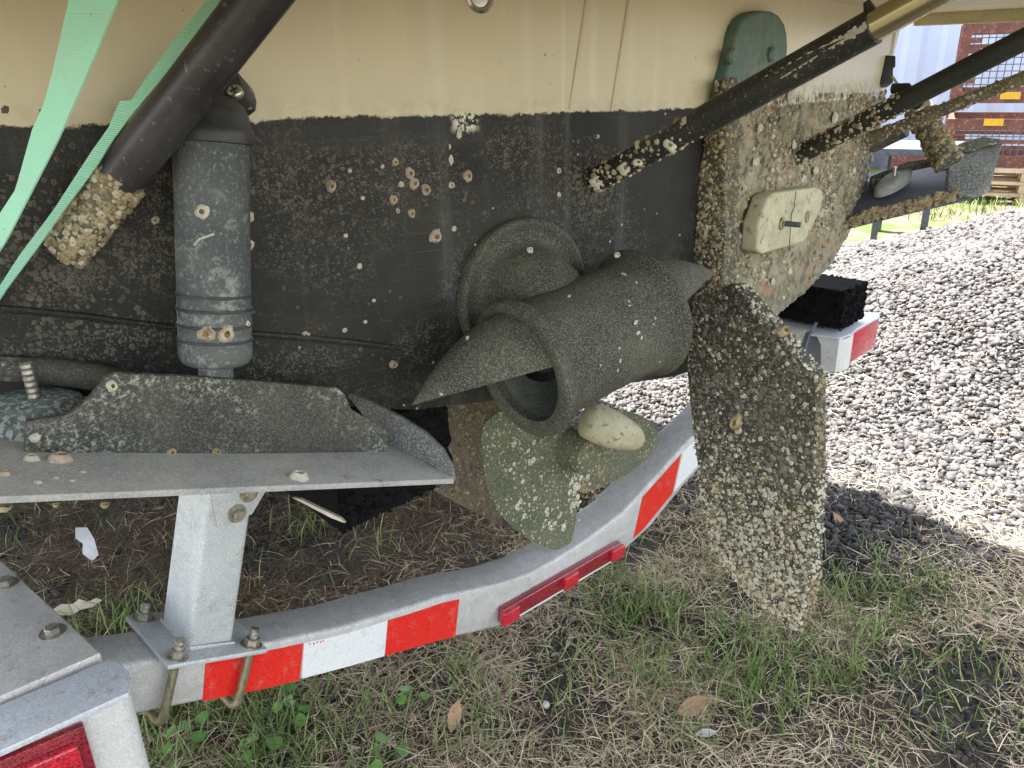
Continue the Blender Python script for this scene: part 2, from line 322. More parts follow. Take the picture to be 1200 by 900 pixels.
# ------------------------------------------------------------------ mesh helpers
class MB:
    def __init__(s): s.v = []; s.f = []; s.uv = None
    def add(s, vs, fs):
        o = len(s.v); s.v += [tuple(float(c) for c in v) for v in vs]; s.f += [tuple(i+o for i in f) for f in fs]; return s
    def prism(s, pts, ext):
        """closed polygon pts pushed along ext (vector, or one per point)"""
        n = len(pts); pts = [np.array(p, float) for p in pts]
        e = [np.array(ext, float)]*n if np.ndim(ext) == 1 else [np.array(q, float) for q in ext]
        s.add(list(pts) + [p+q for p, q in zip(pts, e)], [tuple(range(n)), tuple(range(2*n-1, n-1, -1))] + [(i, i+n, (i+1) % n+n, (i+1) % n) for i in range(n)]); return s
    def box(s, c, a, b, d):
        """centre c and three half-axis vectors"""
        c, a, b, d = (np.array(q, float) for q in (c, a, b, d))
        vs = [c+i*a+j*b+k*d for i in (-1, 1) for j in (-1, 1) for k in (-1, 1)]
        s.add(vs, [(0, 1, 3, 2), (4, 6, 7, 5), (0, 4, 5, 1), (2, 3, 7, 6), (0, 2, 6, 4), (1, 5, 7, 3)]); return s
    def abox(s, x0, x1, y0, y1, z0, z1): return s.box(((x0+x1)/2, (y0+y1)/2, (z0+z1)/2), ((x1-x0)/2, 0, 0), (0, (y1-y0)/2, 0), (0, 0, (z1-z0)/2))
    def tube(s, pts, rad, n=20, caps=True, jit=0.):
        pts = [np.array(p, float) for p in pts]; k = len(pts); rad = [rad]*k if np.isscalar(rad) else rad
        d = pts[-1]-pts[0]; ref = np.array([0, 0, 1.]) if abs(d[2]) < .8*np.linalg.norm(d) else np.array([1., 0, 0])
        vs = []
        for i, p in enumerate(pts):
            t = pts[min(i+1, k-1)]-pts[max(i-1, 0)]; t = t/(np.linalg.norm(t)+1e-12)
            if i > 0 and np.linalg.norm(pts[i]-pts[i-1]) < 1e-9: t = d/np.linalg.norm(d)
            a = np.cross(t, ref); a /= np.linalg.norm(a); b = np.cross(t, a)
            for j in range(n):
                w = 2*math.pi*j/n; r = rad[i]
                if jit: r *= 1+jit*mn.noise(Vector((*(p*60), )) + Vector((math.cos(w)*2, math.sin(w)*2, 0)))
                vs.append(p+r*(math.cos(w)*a+math.sin(w)*b))
        fs = [(i*n+j, i*n+(j+1) % n, (i+1)*n+(j+1) % n, (i+1)*n+j) for i in range(k-1) for j in range(n)]
        if caps: fs += [tuple(range(n-1, -1, -1)), tuple(range((k-1)*n, k*n))]
        s.add(vs, fs); return s
    def loft(s, rings, closed=True, caps=False):
        n = len(rings[0]); o = []
        for r in rings: o += list(r)
        m = n if closed else n-1
        fs = [(i*n+j, i*n+(j+1) % n, (i+1)*n+(j+1) % n, (i+1)*n+j) for i in range(len(rings)-1) for j in range(m)]
        if caps: fs += [tuple(range(n-1, -1, -1)), tuple(range((len(rings)-1)*n, len(rings)*n))]
        s.add(o, fs); return s

def tagp(o, label=None, cat=None, group=None, kind=None):
    for k, v in (('label', label), ('category', cat), ('group', group), ('kind', kind)):
        if v: o[k] = v
    return o
BASE = {}
def thing(name, label, cat, base, group=None):
    o = bpy.data.objects.new(name, None); col.objects.link(o); o.location = [float(c) for c in base]; o.empty_display_size = .05
    return tagp(o, label, cat, group)
def root_of(o):
    while o.parent: o = o.parent
    return o
def finish(me, mat, smooth, bevel=0):
    me.materials.append(mat)
    if smooth:
        me.polygons.foreach_set('use_smooth', [True]*len(me.polygons))
        me.set_sharp_from_angle(angle=math.radians(smooth if smooth is not True else 40))
def obj(name, mb, mat, parent=None, smooth=True, bevel=0, seg=2, base=None):
    """link the mesh (built in world coordinates) as one object under its parent"""
    if parent is not None: b = np.array(root_of(parent).location)
    else: b = np.array(base if base is not None else np.mean(mb.v, axis=0))
    me = bpy.data.meshes.new(name); me.from_pydata((np.array(mb.v)-b).tolist(), [], mb.f); me.validate()
    if mb.uv is not None:
        l = me.uv_layers.new(name='UVMap')
        for lp in me.loops: l.data[lp.index].uv = mb.uv[lp.vertex_index]
    o = bpy.data.objects.new(name, me); col.objects.link(o)
    if isinstance(mat, str): mat = MAT[mat]
    import bmesh
    bm = bmesh.new(); bm.from_mesh(me); bmesh.ops.recalc_face_normals(bm, faces=bm.faces)
    if bevel:
        es = [e for e in bm.edges if len(e.link_faces) == 2 and e.calc_face_angle(0) > math.radians(30)]
        bmesh.ops.bevel(bm, geom=es, offset=bevel, segments=seg, affect='EDGES', profile=.6, clamp_overlap=True)
    bm.to_mesh(me); bm.free()
    finish(me, mat, smooth)
    if parent is not None: o.parent = parent
    else: o.location = [float(c) for c in b]
    return o
def inst(name, me, p, rot=None, sc=1., parent=None):
    """another object on shared mesh data, at world point p"""
    o = bpy.data.objects.new(name, me); col.objects.link(o)
    b = np.array(root_of(parent).location) if parent is not None else np.zeros(3)
    m = Matrix.Translation([float(c) for c in np.array(p)-b]) @ (rot.to_4x4() if rot is not None else Matrix.Identity(4))
    sc = (sc, sc, sc) if np.isscalar(sc) else sc
    m = m @ Matrix.Diagonal((*sc, 1))
    o.matrix_local = m
    if parent is not None: o.parent = parent
    return o
def frame(n, spin=0.):
    """rotation whose Z axis points along n"""
    q = Vector([float(c) for c in n]).to_track_quat('Z', 'Y').to_matrix(); return q @ Matrix.Rotation(spin, 3, 'Z')
def fast_mesh(name, V, Fc, mat, smooth=False):
    me = bpy.data.meshes.new(name); V = np.asarray(V, np.float32); Fc = np.asarray(Fc, np.int32)
    nf, k = Fc.shape
    me.vertices.add(len(V)); me.vertices.foreach_set('co', V.ravel())
    me.loops.add(nf*k); me.loops.foreach_set('vertex_index', Fc.ravel())
    me.polygons.add(nf); me.polygons.foreach_set('loop_start', np.arange(0, nf*k, k, dtype=np.int32)); me.polygons.foreach_set('loop_total', np.full(nf, k, np.int32))
    me.update(calc_edges=True); me.materials.append(MAT[mat] if isinstance(mat, str) else mat)
    if smooth: me.polygons.foreach_set('use_smooth', [True]*nf)
    return me
def link_stuff(name, me, parent=None, label=None, cat=None, base=(0, 0, 0)):
    o = bpy.data.objects.new(name, me); col.objects.link(o); o['kind'] = 'stuff'
    if parent is not None: o.parent = parent; o.location = [-float(c) for c in root_of(parent).location]
    else: tagp(o, label, cat)
    return o
def scatter(T, Fc, P, N, s, h=None, jit=.15):
    """template T (verts, z up) copied to points P with normals N and sizes s, quads or tris only"""
    n = len(P); P = np.asarray(P); N = np.asarray(N, float); N = N/np.linalg.norm(N, axis=1)[:, None]
    ref = rng.normal(size=(n, 3)); A = np.cross(N, ref); A /= np.linalg.norm(A, axis=1)[:, None]; B = np.cross(N, A)
    h = s if h is None else h
    Tv = np.asarray(T)[None] * (1+jit*rng.normal(size=(n, len(T), 3)))
    V = P[:, None] + s[:, None, None]*(Tv[..., 0:1]*A[:, None] + Tv[..., 1:2]*B[:, None]) + h[:, None, None]*Tv[..., 2:3]*N[:, None]
    Fa = (np.asarray(Fc)[None] + (np.arange(n)*len(T))[:, None, None]).reshape(-1, len(Fc[0]))
    return V.reshape(-1, 3), Fa
def cone_template(n=6):
    T = []; 
    for r, z in ((1, -.15), (.55, .8), (.38, .72), (.12, .25)):
        T += [(r*math.cos(2*math.pi*i/n), r*math.sin(2*math.pi*i/n), z) for i in range(n)]
    Fc = [(k*n+i, k*n+(i+1) % n, (k+1)*n+(i+1) % n, (k+1)*n+i) for k in range(3) for i in range(n)]
    return T, Fc
def disc_template(n=7):
    T = []
    for r, z in ((1, -.05), (.8, .22), (.3, .3)):
        T += [(r*math.cos(2*math.pi*i/n), r*math.sin(2*math.pi*i/n), z) for i in range(n)]
    return T, [(k*n+i, k*n+(i+1) % n, (k+1)*n+(i+1) % n, (k+1)*n+i) for k in range(2) for i in range(n)]
CT, CF = cone_template(6); DT, DF = disc_template(7)

def barnacle_mesh(name, seed, mat='barn', hollow=True, n=14):
    rnd = random.Random(seed); vs = []; fs = []
    rings = [(1.0, 0), (.92, .22), (.74, .55), (.56, .80), (.46, .82), (.34, .62), (.26, .35), (.05, .3)] if hollow else [(1, 0), (.95, .25), (.8, .5), (.5, .7), (.2, .78), (.03, .78)]
    wob = [1+rnd.uniform(-.13, .13) for _ in range(n)]
    for k, (r, z) in enumerate(rings):
        for i in range(n):
            a = 2*math.pi*i/n; rr = r*(wob[i] + (.05 if i % 2 else -.05)*(k < 5)); vs.append((rr*math.cos(a), rr*math.sin(a)*.88, z*(1+rnd.uniform(-.05, .05))))
    fs = [(k*n+i, k*n+(i+1) % n, (k+1)*n+(i+1) % n, (k+1)*n+i) for k in range(len(rings)-1) for i in range(n)]
    me = bpy.data.meshes.new(name); me.from_pydata(vs, [], fs); me.materials.append(MAT[mat]); me.materials.append(MAT['barn_in'])
    for p in me.polygons: p.use_smooth = True; p.material_index = 1 if (hollow and p.index >= 5*n) else 0
    return me
BM = [barnacle_mesh('barnacle', i) for i in range(3)]
BMp = [barnacle_mesh('barnacle', 10+i, 'barn_pale') for i in range(2)]
BMs = [barnacle_mesh('barnacle', 20+i, 'barn_tan') for i in range(2)]
BMw = barnacle_mesh('barnacle_scar', 31, 'white_scar', False)

def grid_plate(poly_fn, nu, nv): pass
def hexbolt(n=6, r=1., h=.9, washer=1.7):
    mb = MB()
    mb.loft([[(washer*r*math.cos(a), washer*r*math.sin(a), z) for a in np.linspace(0, 2*math.pi, 20, endpoint=False)] for z in (0, .12*r)], caps=True)
    mb.loft([[(r*q*math.cos(a), r*q*math.sin(a), z) for a in np.linspace(0, 2*math.pi, 6, endpoint=False)] for z, q in ((.12*r, 1), (h*r*.9, 1), (h*r, .9))], caps=True)
    return mb
def mesh_of(name, mb, mat, smooth=30):
    me = bpy.data.meshes.new(name); me.from_pydata(mb.v, [], mb.f); finish(me, MAT[mat], smooth); return me
ME_BOLT = mesh_of('bolt', hexbolt(), 'bolt')
_m = hexbolt(h=1.0, washer=1.35)
_m.tube([(0, 0, .9), (0, 0, 1.2), (0, 0, 1.3), (0, 0, 1.5), (0, 0, 1.6), (0, 0, 1.8), (0, 0, 1.9), (0, 0, 2.3)], [.58, .58, .52, .52, .58, .58, .52, .55], 12)
ME_NUT = mesh_of('nut', _m, 'bolt')

# ================================================================== BOAT
boat = thing('boat', 'tan and black motor boat stern with barnacled running gear standing on the trailer', 'boat', (XC, 1.6, CZ-.45))

# ---- hull: transom sheet, bottom, sides in one shell
def zbot(x):
    a = [(-.5, -.10), (-.2, -.17), (.13, -.262), (.21, -.268), (.49, -.36), (.75, -.40), (.911, -.425), (1.24, -.424), (1.43, -.425), (1.62, -.41), (1.80, -.36), (1.90, -.28), (1.96, -.17), (2.0, -.07), (2.06, .02), (2.12, .12)]
    return float(np.interp(x, [q[0] for q in a], [q[1] for q in a])) + CZ
XL, XR = -.45, 2.12
ZT = CZ+1.25
mb = MB()
xs = np.concatenate([np.linspace(XL, .98, 60), np.linspace(.985, XR, 190)])
nz = 150
V = []
for x in xs:
    zb = zbot(x)
    for j in range(nz+1):
        t = j/nz; z = zb+(CZ+.13-zb)*t if j <= nz-6 else (CZ+.13)+(ZT-CZ-.13)*((j-nz+6)/6)
        if j <= nz-6: z = zb+(CZ+.13-zb)*(j/(nz-6))
        y = Yt(x)
        if x > .985:
            hl = z-(1.168-.034*x)
            k = min(1, (x-.985)/.03)*min(1, max(0, (.012-hl)/.02))
            if k > 0:
                q = Vector((x*1., y, z))
                y -= k*(.0045*mn.noise(q*70) + .006*max(0, mn.noise(q*26)) + .0025*mn.noise(q*170))
        else:
            y -= .0008*mn.noise(Vector((x, y, z))*14)
        V.append((x, y, z))
n1 = nz+1
Fq = [(i*n1+j, (i+1)*n1+j, (i+1)*n1+j+1, i*n1+j+1) for i in range(len(xs)-1) for j in range(nz)]
mb.add(V, Fq)
# bottom and sides run forward
bi = [i*n1 for i in range(len(xs))]
ti = [i*n1+nz for i in range(len(xs))]
def fwd(p, Y, dz=0, kx=1.0): return ((p[0]-XC)*kx+XC, Y, p[2]+dz)
Yr = [1.2, 2.4, 5.0]; off = len(mb.v)
for k, Y in enumerate(Yr):
    for i in bi: mb.v.append(fwd(V[i], Y, -.02*(k+1)*math.exp(-((V[i][0]-XC)/.5)**2), (.97, .90, .75)[k]))
for k, Y in enumerate(Yr):
    for i in ti: mb.v.append(fwd(V[i], Y, 0, (.97, .90, .75)[k]))
m = len(xs)
rows = [bi] + [[off+k*m+i for i in range(m)] for k in range(3)]
top = [ti] + [[off+3*m+k*m+i for i in range(m)] for k in range(3)]
for a, b in zip(rows[:-1], rows[1:]): mb.f += [(a[i], b[i], b[i+1], a[i+1]) for i in range(m-1)]
for a, b in zip(top[:-1], top[1:]): mb.f += [(a[i], a[i+1], b[i+1], b[i]) for i in range(m-1)]
for e in (0, m-1):
    rim = [e*n1+j for j in range(nz+1)]
    loop = rim + [t_[e] for t_ in top[1:]] + [r_[e] for r_ in rows[:0:-1]]
    mb.f.append(tuple(loop))
mb.f.append(tuple(rows[-1] + top[-1][::-1]))
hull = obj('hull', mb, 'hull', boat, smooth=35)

# keel / deadwood ahead of the propeller
mb = MB()
mb.prism([(XC-.02, 1.02, CZ-.40), (XC-.02, .985, CZ-.62), (XC-.02, 1.0, CZ-.86), (XC-.02, 1.25, CZ-.86), (XC-.02, 4.6, CZ-.62), (XC-.02, 4.6, CZ-.40)], (.05, 0, 0))
keel = obj('keel', mb, 'keel', boat, bevel=.006)

kp = [(XC-.021, 1.015, CZ-.46), (XC-.021, .99, CZ-.62), (XC-.021, 1.005, CZ-.85), (XC-.021, 1.4, CZ-.85), (XC-.021, 1.4, CZ-.46)]
KEEL_CRUST = kp
# swim platform just above the frame
mb = MB()
ysp = [(-.25, .22), (-.1, .12), (.3, .06), (.7, .10), (1.1, .22), (1.5, .26), (1.98, .30), (2.14, .40)]
pl = [(x, y, CZ+.076) for x, y in ysp] + [(2.12, Yt(2.12)+.05, CZ+.076), (-.25, Yt(-.25)+.05, CZ+.076)]
mb.prism(pl, (0, 0, .055))
spf = obj('swim_platform', mb, 'platform', boat, bevel=.008)
lip = [(1.35, .265), (1.5, .258), (1.98, .298), (2.142, .40), (2.12, .80), (2.10, .80), (2.12, .41), (1.97, .32), (1.5, .28), (1.35, .285)]
mb = MB(); mb.prism([(x, y, CZ+.050) for x, y in lip], (0, 0, .027)); obj('edge_lip', mb, 'platform', spf, bevel=.003)

# seams and ridges on the transom
mb = MB(); pts = [(-40, 359), (30, 364), (100, 371), (160, 379), (220, 386), (290, 391), (360, 396), (420, 402), (475, 409)]
mb.tube([S(*p, .001) for p in pts], .0032, 8); obj('hull_seam', mb, 'hull', boat)
mb = MB(); pts = [(-60, 436), (0, 432), (60, 434), (110, 440), (160, 452), (220, 462)]
mb.tube([S(*p, .012) for p in pts], .011, 10, jit=.3); obj('bottom_edge', mb, 'tab', boat)
for a, b in (((690, -20), (668, 128)), ((740, -20), (716, 131))):
    mb = MB(); mb.tube([S(a[0]+(b[0]-a[0])*t, a[1]+(b[1]-a[1])*t, .0) for t in np.linspace(0, 1, 6)], .0022, 6); obj('sealant_bead', mb, 'hull', boat)

# round drain fitting at the top of the frame
p = S(562, -6); n = SN(p[0]); f3 = frame(n)
mb = MB()
def ringpts(c, R, r, z, k=28): return [np.array(c) + np.array(R @ Vector((r*math.cos(a), r*math.sin(a), z))) for a in np.linspace(0, 2*math.pi, k, endpoint=False)]
mb.loft([ringpts(p, f3, r, z) for r, z in ((.017, 0), (.017, .002), (.0145, .004), (.012, .003), (.011, .0005), (.001, .0005))])
obj('drain_fitting', mb, 'chrome', boat)

# teal bronze rudder head set in the transom
ctr = S(877, 55); n = SN(ctr[0]); ax = np.array([-n[1], n[0], 0]); up = np.array([0, 0, 1.])
outline = [(845, 54), (847, 42), (851, 30), (857, 21), (866, 15.5), (878, 13), (890, 14), (899, 19), (905, 28), (908, 40), (909, 55), (908, 70), (903, 80), (892, 88), (878, 96), (870, 112), (866, 128), (827, 128), (829, 115), (836, 88), (843, 62)]
mb = MB(); mb.prism([S(*q, -.002) for q in outline], n*.018)
head = obj('rudder_head', mb, 'bronze_head', boat, bevel=.005, seg=3)
for q in ((855, 66), (902, 64)):
    mb = MB(); c = S(*q, .015); mb.loft([ringpts(c, frame(n), r, z, 20) for r, z in ((.010, 0), (.010, .004), (.007, .007), (.001, .007))])
    obj('bolt_cover', mb, 'bronze_head', head)

# ---- rudder: narrow post above, blade below
def plateX(poly, X0, X1): 
    mb = MB(); mb.prism([onX(*q, X0) for q in poly], (X1-X0, 0, 0)); return mb
def bary_fill(poly, n, seed=0):
    """n random points in a polygon of 3-D points (fan)"""
    P = np.array(poly); a = P[0]; tri = [(a, P[i], P[i+1]) for i in range(1, len(P)-1)]
    ar = np.array([np.linalg.norm(np.cross(b-a_, c-a_)) for a_, b, c in tri]); ar /= ar.sum()
    k = rng.choice(len(tri), n, p=ar); u = rng.random(n); v = rng.random(n); fl = u+v > 1; u[fl] = 1-u[fl]; v[fl] = 1-v[fl]
    T = np.array(tri); return T[k, 0] + u[:, None]*(T[k, 1]-T[k, 0]) + v[:, None]*(T[k, 2]-T[k, 0])
XP = .935
def foul(name, poly, N, n, s0, s1, mat, parent, T=(CT, CF), h=1., bias=None):
    P = bary_fill(poly, n)
    if bias is not None: P = P[bias(P)]
    n = len(P); s = s0+(s1-s0)*rng.random(n)**2.5
    V, Fa = scatter(T[0], T[1], P, np.tile(N, (n, 1)) + .12*rng.normal(size=(n, 3)), s, s*h)
    return link_stuff(name, fast_mesh(name, V, Fa, mat), parent)
foul('barnacle_crust', KEEL_CRUST, (-1, 0, 0), 900, .0015, .0055, 'barn_tan', keel); foul('grey_crust', KEEL_CRUST, (-1, 0, 0), 900, .0015, .005, 'barn_grey', keel)
post_poly = [(838, 96), (826, 160), (815, 230), (806, 300), (801, 342), (846, 339), (850, 280), (850, 200), (850, 90)]
mb = plateX(post_poly, XP, XP+.034); rp = obj('rudder_post', mb, 'post', boat, bevel=.003)
pp = [onX(*q, XP) for q in post_poly]
foul('barnacle_crust', pp, (-1, 0, 0), 330, .0012, .0042, 'barn_tan', rp)
foul('pale_crust', pp, (-1, 0, 0), 300, .0010, .0034, 'barn_pale', rp, (DT, DF))
paf = [onX(q[0], q[1], XP) for q in ((850, 100), (850, 200), (850, 280), (846, 338))]
for i in range(3):
    a_, b_ = paf[i], paf[i+1]
    for nm_, mt_, c_ in (('edge_crust', 'barn_tan', 60), ('edge_crust', 'barn_grey', 90)): foul(nm_, [a_, b_, b_+np.array([.034, 0, 0]), a_+np.array([.034, 0, 0])], (0, -1, 0), c_, .0012, .0042, mt_, rp)
for q, s, me in (((825, 272), .0085, BMs[0]), ((822, 252), .0075, BMs[1]), ((843, 168), .008, BMs[0]), ((818, 292), .007, BMs[1]), ((836, 318), .006, BM[0]), ((838, 220), .006, BMs[0])):
    inst('barnacle', me, onX(*q, XP), frame((-1, -.15, .1), random.random()*6), s, rp)
# the aft face of the post is turned to the camera
p = onX(840, 281, XP); pa = np.array([XP+.017, p[1], p[2]])
inst('barnacle', BMs[1], pa, frame((0, -1, 0), 1), .0125, rp)
blade_poly = [(801, 344), (812, 341), (862, 336), (955, 444), (956, 560), (951, 680), (938, 739), (926, 737), (886, 706), (858, 676), (834, 645), (824, 600), (811, 500), (804, 430)]
mb = plateX(blade_poly, XP-.002, XP+.03); rb = obj('rudder_blade', mb, 'rudder', boat, bevel=.004)
bp = [onX(*q, XP-.002) for q in blade_poly]
low = lambda P: rng.random(len(P)) < np.clip((CZ-.48-P[:, 2])/.28, .04, 1)
foul('barnacle_crust', bp, (-1, 0, 0), 2600, .0012, .0040, 'barn_grey', rb, (DT, DF))
foul('pale_crust', bp, (-1, 0, 0), 5600, .0011, .0042, 'barn_cream', rb, (CT, CF), .8, low)
foul('tan_crust', bp, (-1, 0, 0), 2600, .0012, .0042, 'barn_tan', rb, (CT, CF), .8, low)
foul('flat_scars', bp, (-1, 0, 0), 420, .0012, .0036, 'barn_pale', rb, (DT, DF), .6)
ae = [(958, 449), (957, 560), (953, 680), (936, 740)]
aft = [onX(*q, XP-.002) for q in [(862, 336), (955, 444), (956, 560), (951, 680), (938, 739)]]
for i in range(4):
    a, b = aft[i], aft[i+1]; N = np.cross(b-a, (1, 0, 0)); N = N/np.linalg.norm(N); N = N if N[1] < 0 else -N
    foul('edge_crust', [a, b, b+(.03, 0, 0), a+(.03, 0, 0)], N, 140, .0012, .0038, 'barn_tan' if i % 2 else 'barn_cream', rb)
inst('barnacle', BMs[0], onX(863, 494, XP-.002), frame((-1, 0, 0), 1.2), (.0135, .0095, .010), rb)
inst('barnacle', BMs[1], onX(917, 388, XP), frame((-.3, -1, .6), .2), .010, rb)

# ---- starboard fouling on the transom
def star_pts(n, zlo, zhi, x0=1.0, x1=2.0):
    x = x0+(x1-x0)*rng.random(n); z = zlo+(zhi-zlo)*rng.random(n)
    ok = np.array([zz > zbot(xx)+.004 and zz < (1.168-.034*xx)+.012 for xx, zz in zip(x, z)])
    x, z = x[ok], z[ok]; y = np.array([Yt(q) for q in x]); N = np.array([SN(q) for q in x])
    return np.stack([x, y-.002, z], 1), N
for nm, cnt, mt, T, s0, s1 in (('barnacle_crust', 5200, 'barn_tan', (CT, CF), .0012, .0048), ('pale_crust', 3000, 'barn_cream', (CT, CF), .0012, .0050), ('grey_crust', 3500, 'barn_grey', (DT, DF), .002, .006)):
    P, N = star_pts(cnt, CZ-.44, CZ-.03)
    blot = np.array([mn.noise(Vector((a*9, 3, b*6))) for a, b in zip(P[:, 0], P[:, 2])]); keep = rng.random(len(P)) < np.clip((P[:, 2]-(CZ-.40))/.25, .10, 1)*np.clip(.45+1.3*blot, .08, 1); P, N = P[keep], N[keep]
    s = s0+(s1-s0)*rng.random(len(P))**2.5; V, Fa = scatter(T[0], T[1], P, N+.2*rng.normal(size=N.shape), s, s*.9)
    link_stuff(nm, fast_mesh(nm, V, Fa, mt), hull)
for q, s in (((926, 114), .014), ((977, 138), .013), ((930, 170), .008), ((890, 150), .008), ((955, 200), .010), ((992, 150), .010), ((975, 175), .009), ((1000, 200), .009), ((885, 190), .010), ((905, 330), .008), ((925, 318), .008), ((880, 250), .009)):
    p = S(*q, .004); inst('barnacle', BMp[int(q[0]) % 2], p, frame(SN(p[0]), q[1]), (s*.75, s, s*.6), hull)
# big barnacles on the port half of the transom
for q, s, me in (((480, 203), .0060, BM[0]), ((485, 215), .0066, BM[1]), ((499, 222), .0062, BM[2]), ((461, 234), .0055, BM[1]), ((463, 190), .0042, BM[0]), ((482, 250), .0052, BM[2]), ((466, 247), .0030, BM[0]), ((548, 206), .0066, BM[0]), ((510, 277), .0085, BM[1]), ((529, 217), .0040, BMp[0]), ((461, 427), .0055, BM[2]), ((358, 393), .0050, BM[1]), ((388, 218), .0060, BM[0]), ((287, 254), .0085, BMp[1]), ((291, 287), .0060, BMp[0]), ((405, 276), .0026, BMw), ((421, 312), .0036, BMw), ((425, 232), .0026, BMw), ((448, 195), .0024, BMw), ((532, 268), .0034, BMw), ((655, 200), .0036, BMp[0]), ((655, 228), .0032, BMp[1]), ((182, 258), .0040, BMp[1]), ((90, 289), .0045, BMp[1]), ((404, 387), .0028, BMp[0]), ((428, 377), .0024, BMw), ((438, 352), .0024, BMw), ((410, 200), .0024, BMw), ((470, 216), .0036, BMw), ((747, 350), .003, BMw), ((700, 160), .003, BMw)):
    p = S(*q, -.0005); inst('barnacle', me, p, frame(SN(p[0]), q[1]), (s, s, s*.75), hull)
# torn paint flakes under the waterline
for q, s in (((529, 187), .005), ((538, 157), .006), ((527, 172), .0025)):
    p = S(*q, 0); mb = MB(); k = 9; nn = SN(p[0]); ff = frame(nn)
    rim = [np.array(p)+np.array(ff @ Vector((s*random.uniform(.5, 1)*math.sin(a)*.7, s*random.uniform(.7, 1.4)*math.cos(a), .0004))) for a in np.linspace(0, 2*math.pi, k, endpoint=False)]
    mb.prism(rim, -nn*.002); obj('bare_patch', mb, 'white_scar', boat)
# small flat scars, port half
P = []; 
for (cx, cy, sx, sy, n_) in ((180, 230, 35, 80, 300), (400, 230, 75, 55, 650), (600, 190, 55, 45, 260), (250, 230, 20, 90, 100), (560, 300, 60, 60, 80), (90, 320, 80, 40, 200), (60, 400, 70, 20, 180), (680, 230, 18, 18, 120), (330, 420, 60, 15, 90)):
    for _ in range(n_):
        P.append(S(random.gauss(cx, sx), random.gauss(cy, sy), -.0002))
P = np.array([p for p in P if p[0] < .93 and p[2] < 1.145-.034*(p[0]) and p[2] > zbot(p[0])]); N = np.array([SN(p[0]) for p in P])
s = .0007+.0018*rng.random(len(P))**3; V, Fa = scatter(DT, DF, P, N, s, s*.5); link_stuff('barnacle_scars', fast_mesh('barnacle_scars', V, Fa, 'scar_dim'), hull)

# ---- pear anode block on the starboard half
q4 = [(901, 232), (908, 226), (958, 219), (965, 224), (962, 245), (948, 276), (942, 284), (894, 298), (887, 294), (890, 262)]
p0 = S(925, 258); nn = SN(p0[0])
mb = MB(); mb.prism([S(*q, .030) for q in q4], -nn*.026); an = obj('hull_anode', mb, 'anode_tan', boat, bevel=.005, seg=3)
a, b = S(933, 224, .0315), S(925, 287, .0315)
mb = MB(); mb.tube([a, a+(b-a)*.3+nn*0, a+(b-a)*.4-np.array([.006, 0, 0]), b], .0007, 5); obj('joint_line', mb, 'black', an)
c = S(920, 262, .031); mb = MB(); mb.tube([c, c+nn*.004, c+nn*.024], [.0045, .0045, .0042], 12); obj('stud', mb, 'darksteel', an)
for q in ((917, 262), (947, 254)):
    c = S(*q, .0308); mb = MB(); mb.loft([ringpts(c, frame(nn), r, z, 16) for r, z in ((.010, 0), (.0095, .0008), (.006, .0008), (.005, 0))]); obj('bolt_recess', mb, 'barn_tan', an)

# ---- stern thruster
CL, CR = D(613, 432, .845), D(747, 369, .935)
axv = CR-CL; LEN = np.linalg.norm(axv); axv = axv/LEN
e1 = np.array([0, 0, 1.]) - axv[2]*axv; e1 /= np.linalg.norm(e1)         # up
e2 = np.cross(e1, axv)                                                  # towards / away
if e2[1] > 0: e2 = -e2                                                  # aft
RT = .068
def rng_(t, r, k=48, wob=0.): 
    return [CL+axv*t + r*(math.cos(a)*e1+math.sin(a)*e2)*(1+wob*mn.noise(Vector((t*30, math.cos(a)*2, math.sin(a)*2)))) for a in np.linspace(0, 2*math.pi, k, endpoint=False)]
mb = MB()
prof = [(-.004, RT-.009), (-.009, RT+.001), (-.007, RT+.007), (0, RT+.0095), (.006, RT+.007), (.010, RT+.001), (.018, RT-.001), (LEN*.5, RT-.002), (LEN-.02, RT-.001), (LEN-.008, RT+.001), (LEN-.003, RT+.007), (LEN+.004, RT+.0095), (LEN+.009, RT+.006), (LEN+.008, RT-.004), (LEN+.002, RT-.009)]
mb.loft([rng_(t, r) for t, r in prof])
mb.loft([rng_(t, r) for t, r in ((-.004, RT-.009), (.03, RT-.010), (LEN-.03, RT-.010), (LEN+.002, RT-.009))])
tun = obj('stern_thruster', mb, 'thruster', boat, smooth=50)
mb = MB(); mb.loft([rng_(t, r) for t, r in ((.006, RT-.0105), (LEN*.45, RT-.011), (LEN*.45, .001))]); obj('tunnel_bore', mb, 'thr_bore', tun)
mb = MB(); mb.tube([CL+axv*LEN*.2, CL+axv*LEN*.42], [.012, .026], 20); obj('thruster_hub', mb, 'black', tun)
# stub and flange back to the transom
fc = S(611, 343); fn = SN(fc[0])
mid = CL+axv*LEN*.36
sd = mid-fc
def ring_t(c, dirv, r, k=40):
    dirv = dirv/np.linalg.norm(dirv); a = np.cross(dirv, (0, 0, 1)); a /= np.linalg.norm(a); b = np.cross(a, dirv)
    return [c+r*(math.cos(w)*a+math.sin(w)*b) for w in np.linspace(0, 2*math.pi, k, endpoint=False)]
mb = MB()
mb.loft([ring_t(fc-fn*.004, fn, .087), ring_t(fc+fn*.006, fn, .088), ring_t(fc+fn*.012, fn, .086), ring_t(fc+fn*.013, fn, .082), ring_t(fc+fn*.009, fn, .078), ring_t(fc+fn*.008, fn, .066), ring_t(fc+fn*.010, fn, .060), ring_t(fc+fn*.020, fn, .0575), ring_t(fc+fn*.03+sd*.2, fn*.6+sd/np.linalg.norm(sd)*.4, .055), ring_t(fc+sd*.65, sd, .054), ring_t(fc+sd*.95, sd, .054)])
obj('mounting_flange', mb, 'thruster', tun, smooth=60)
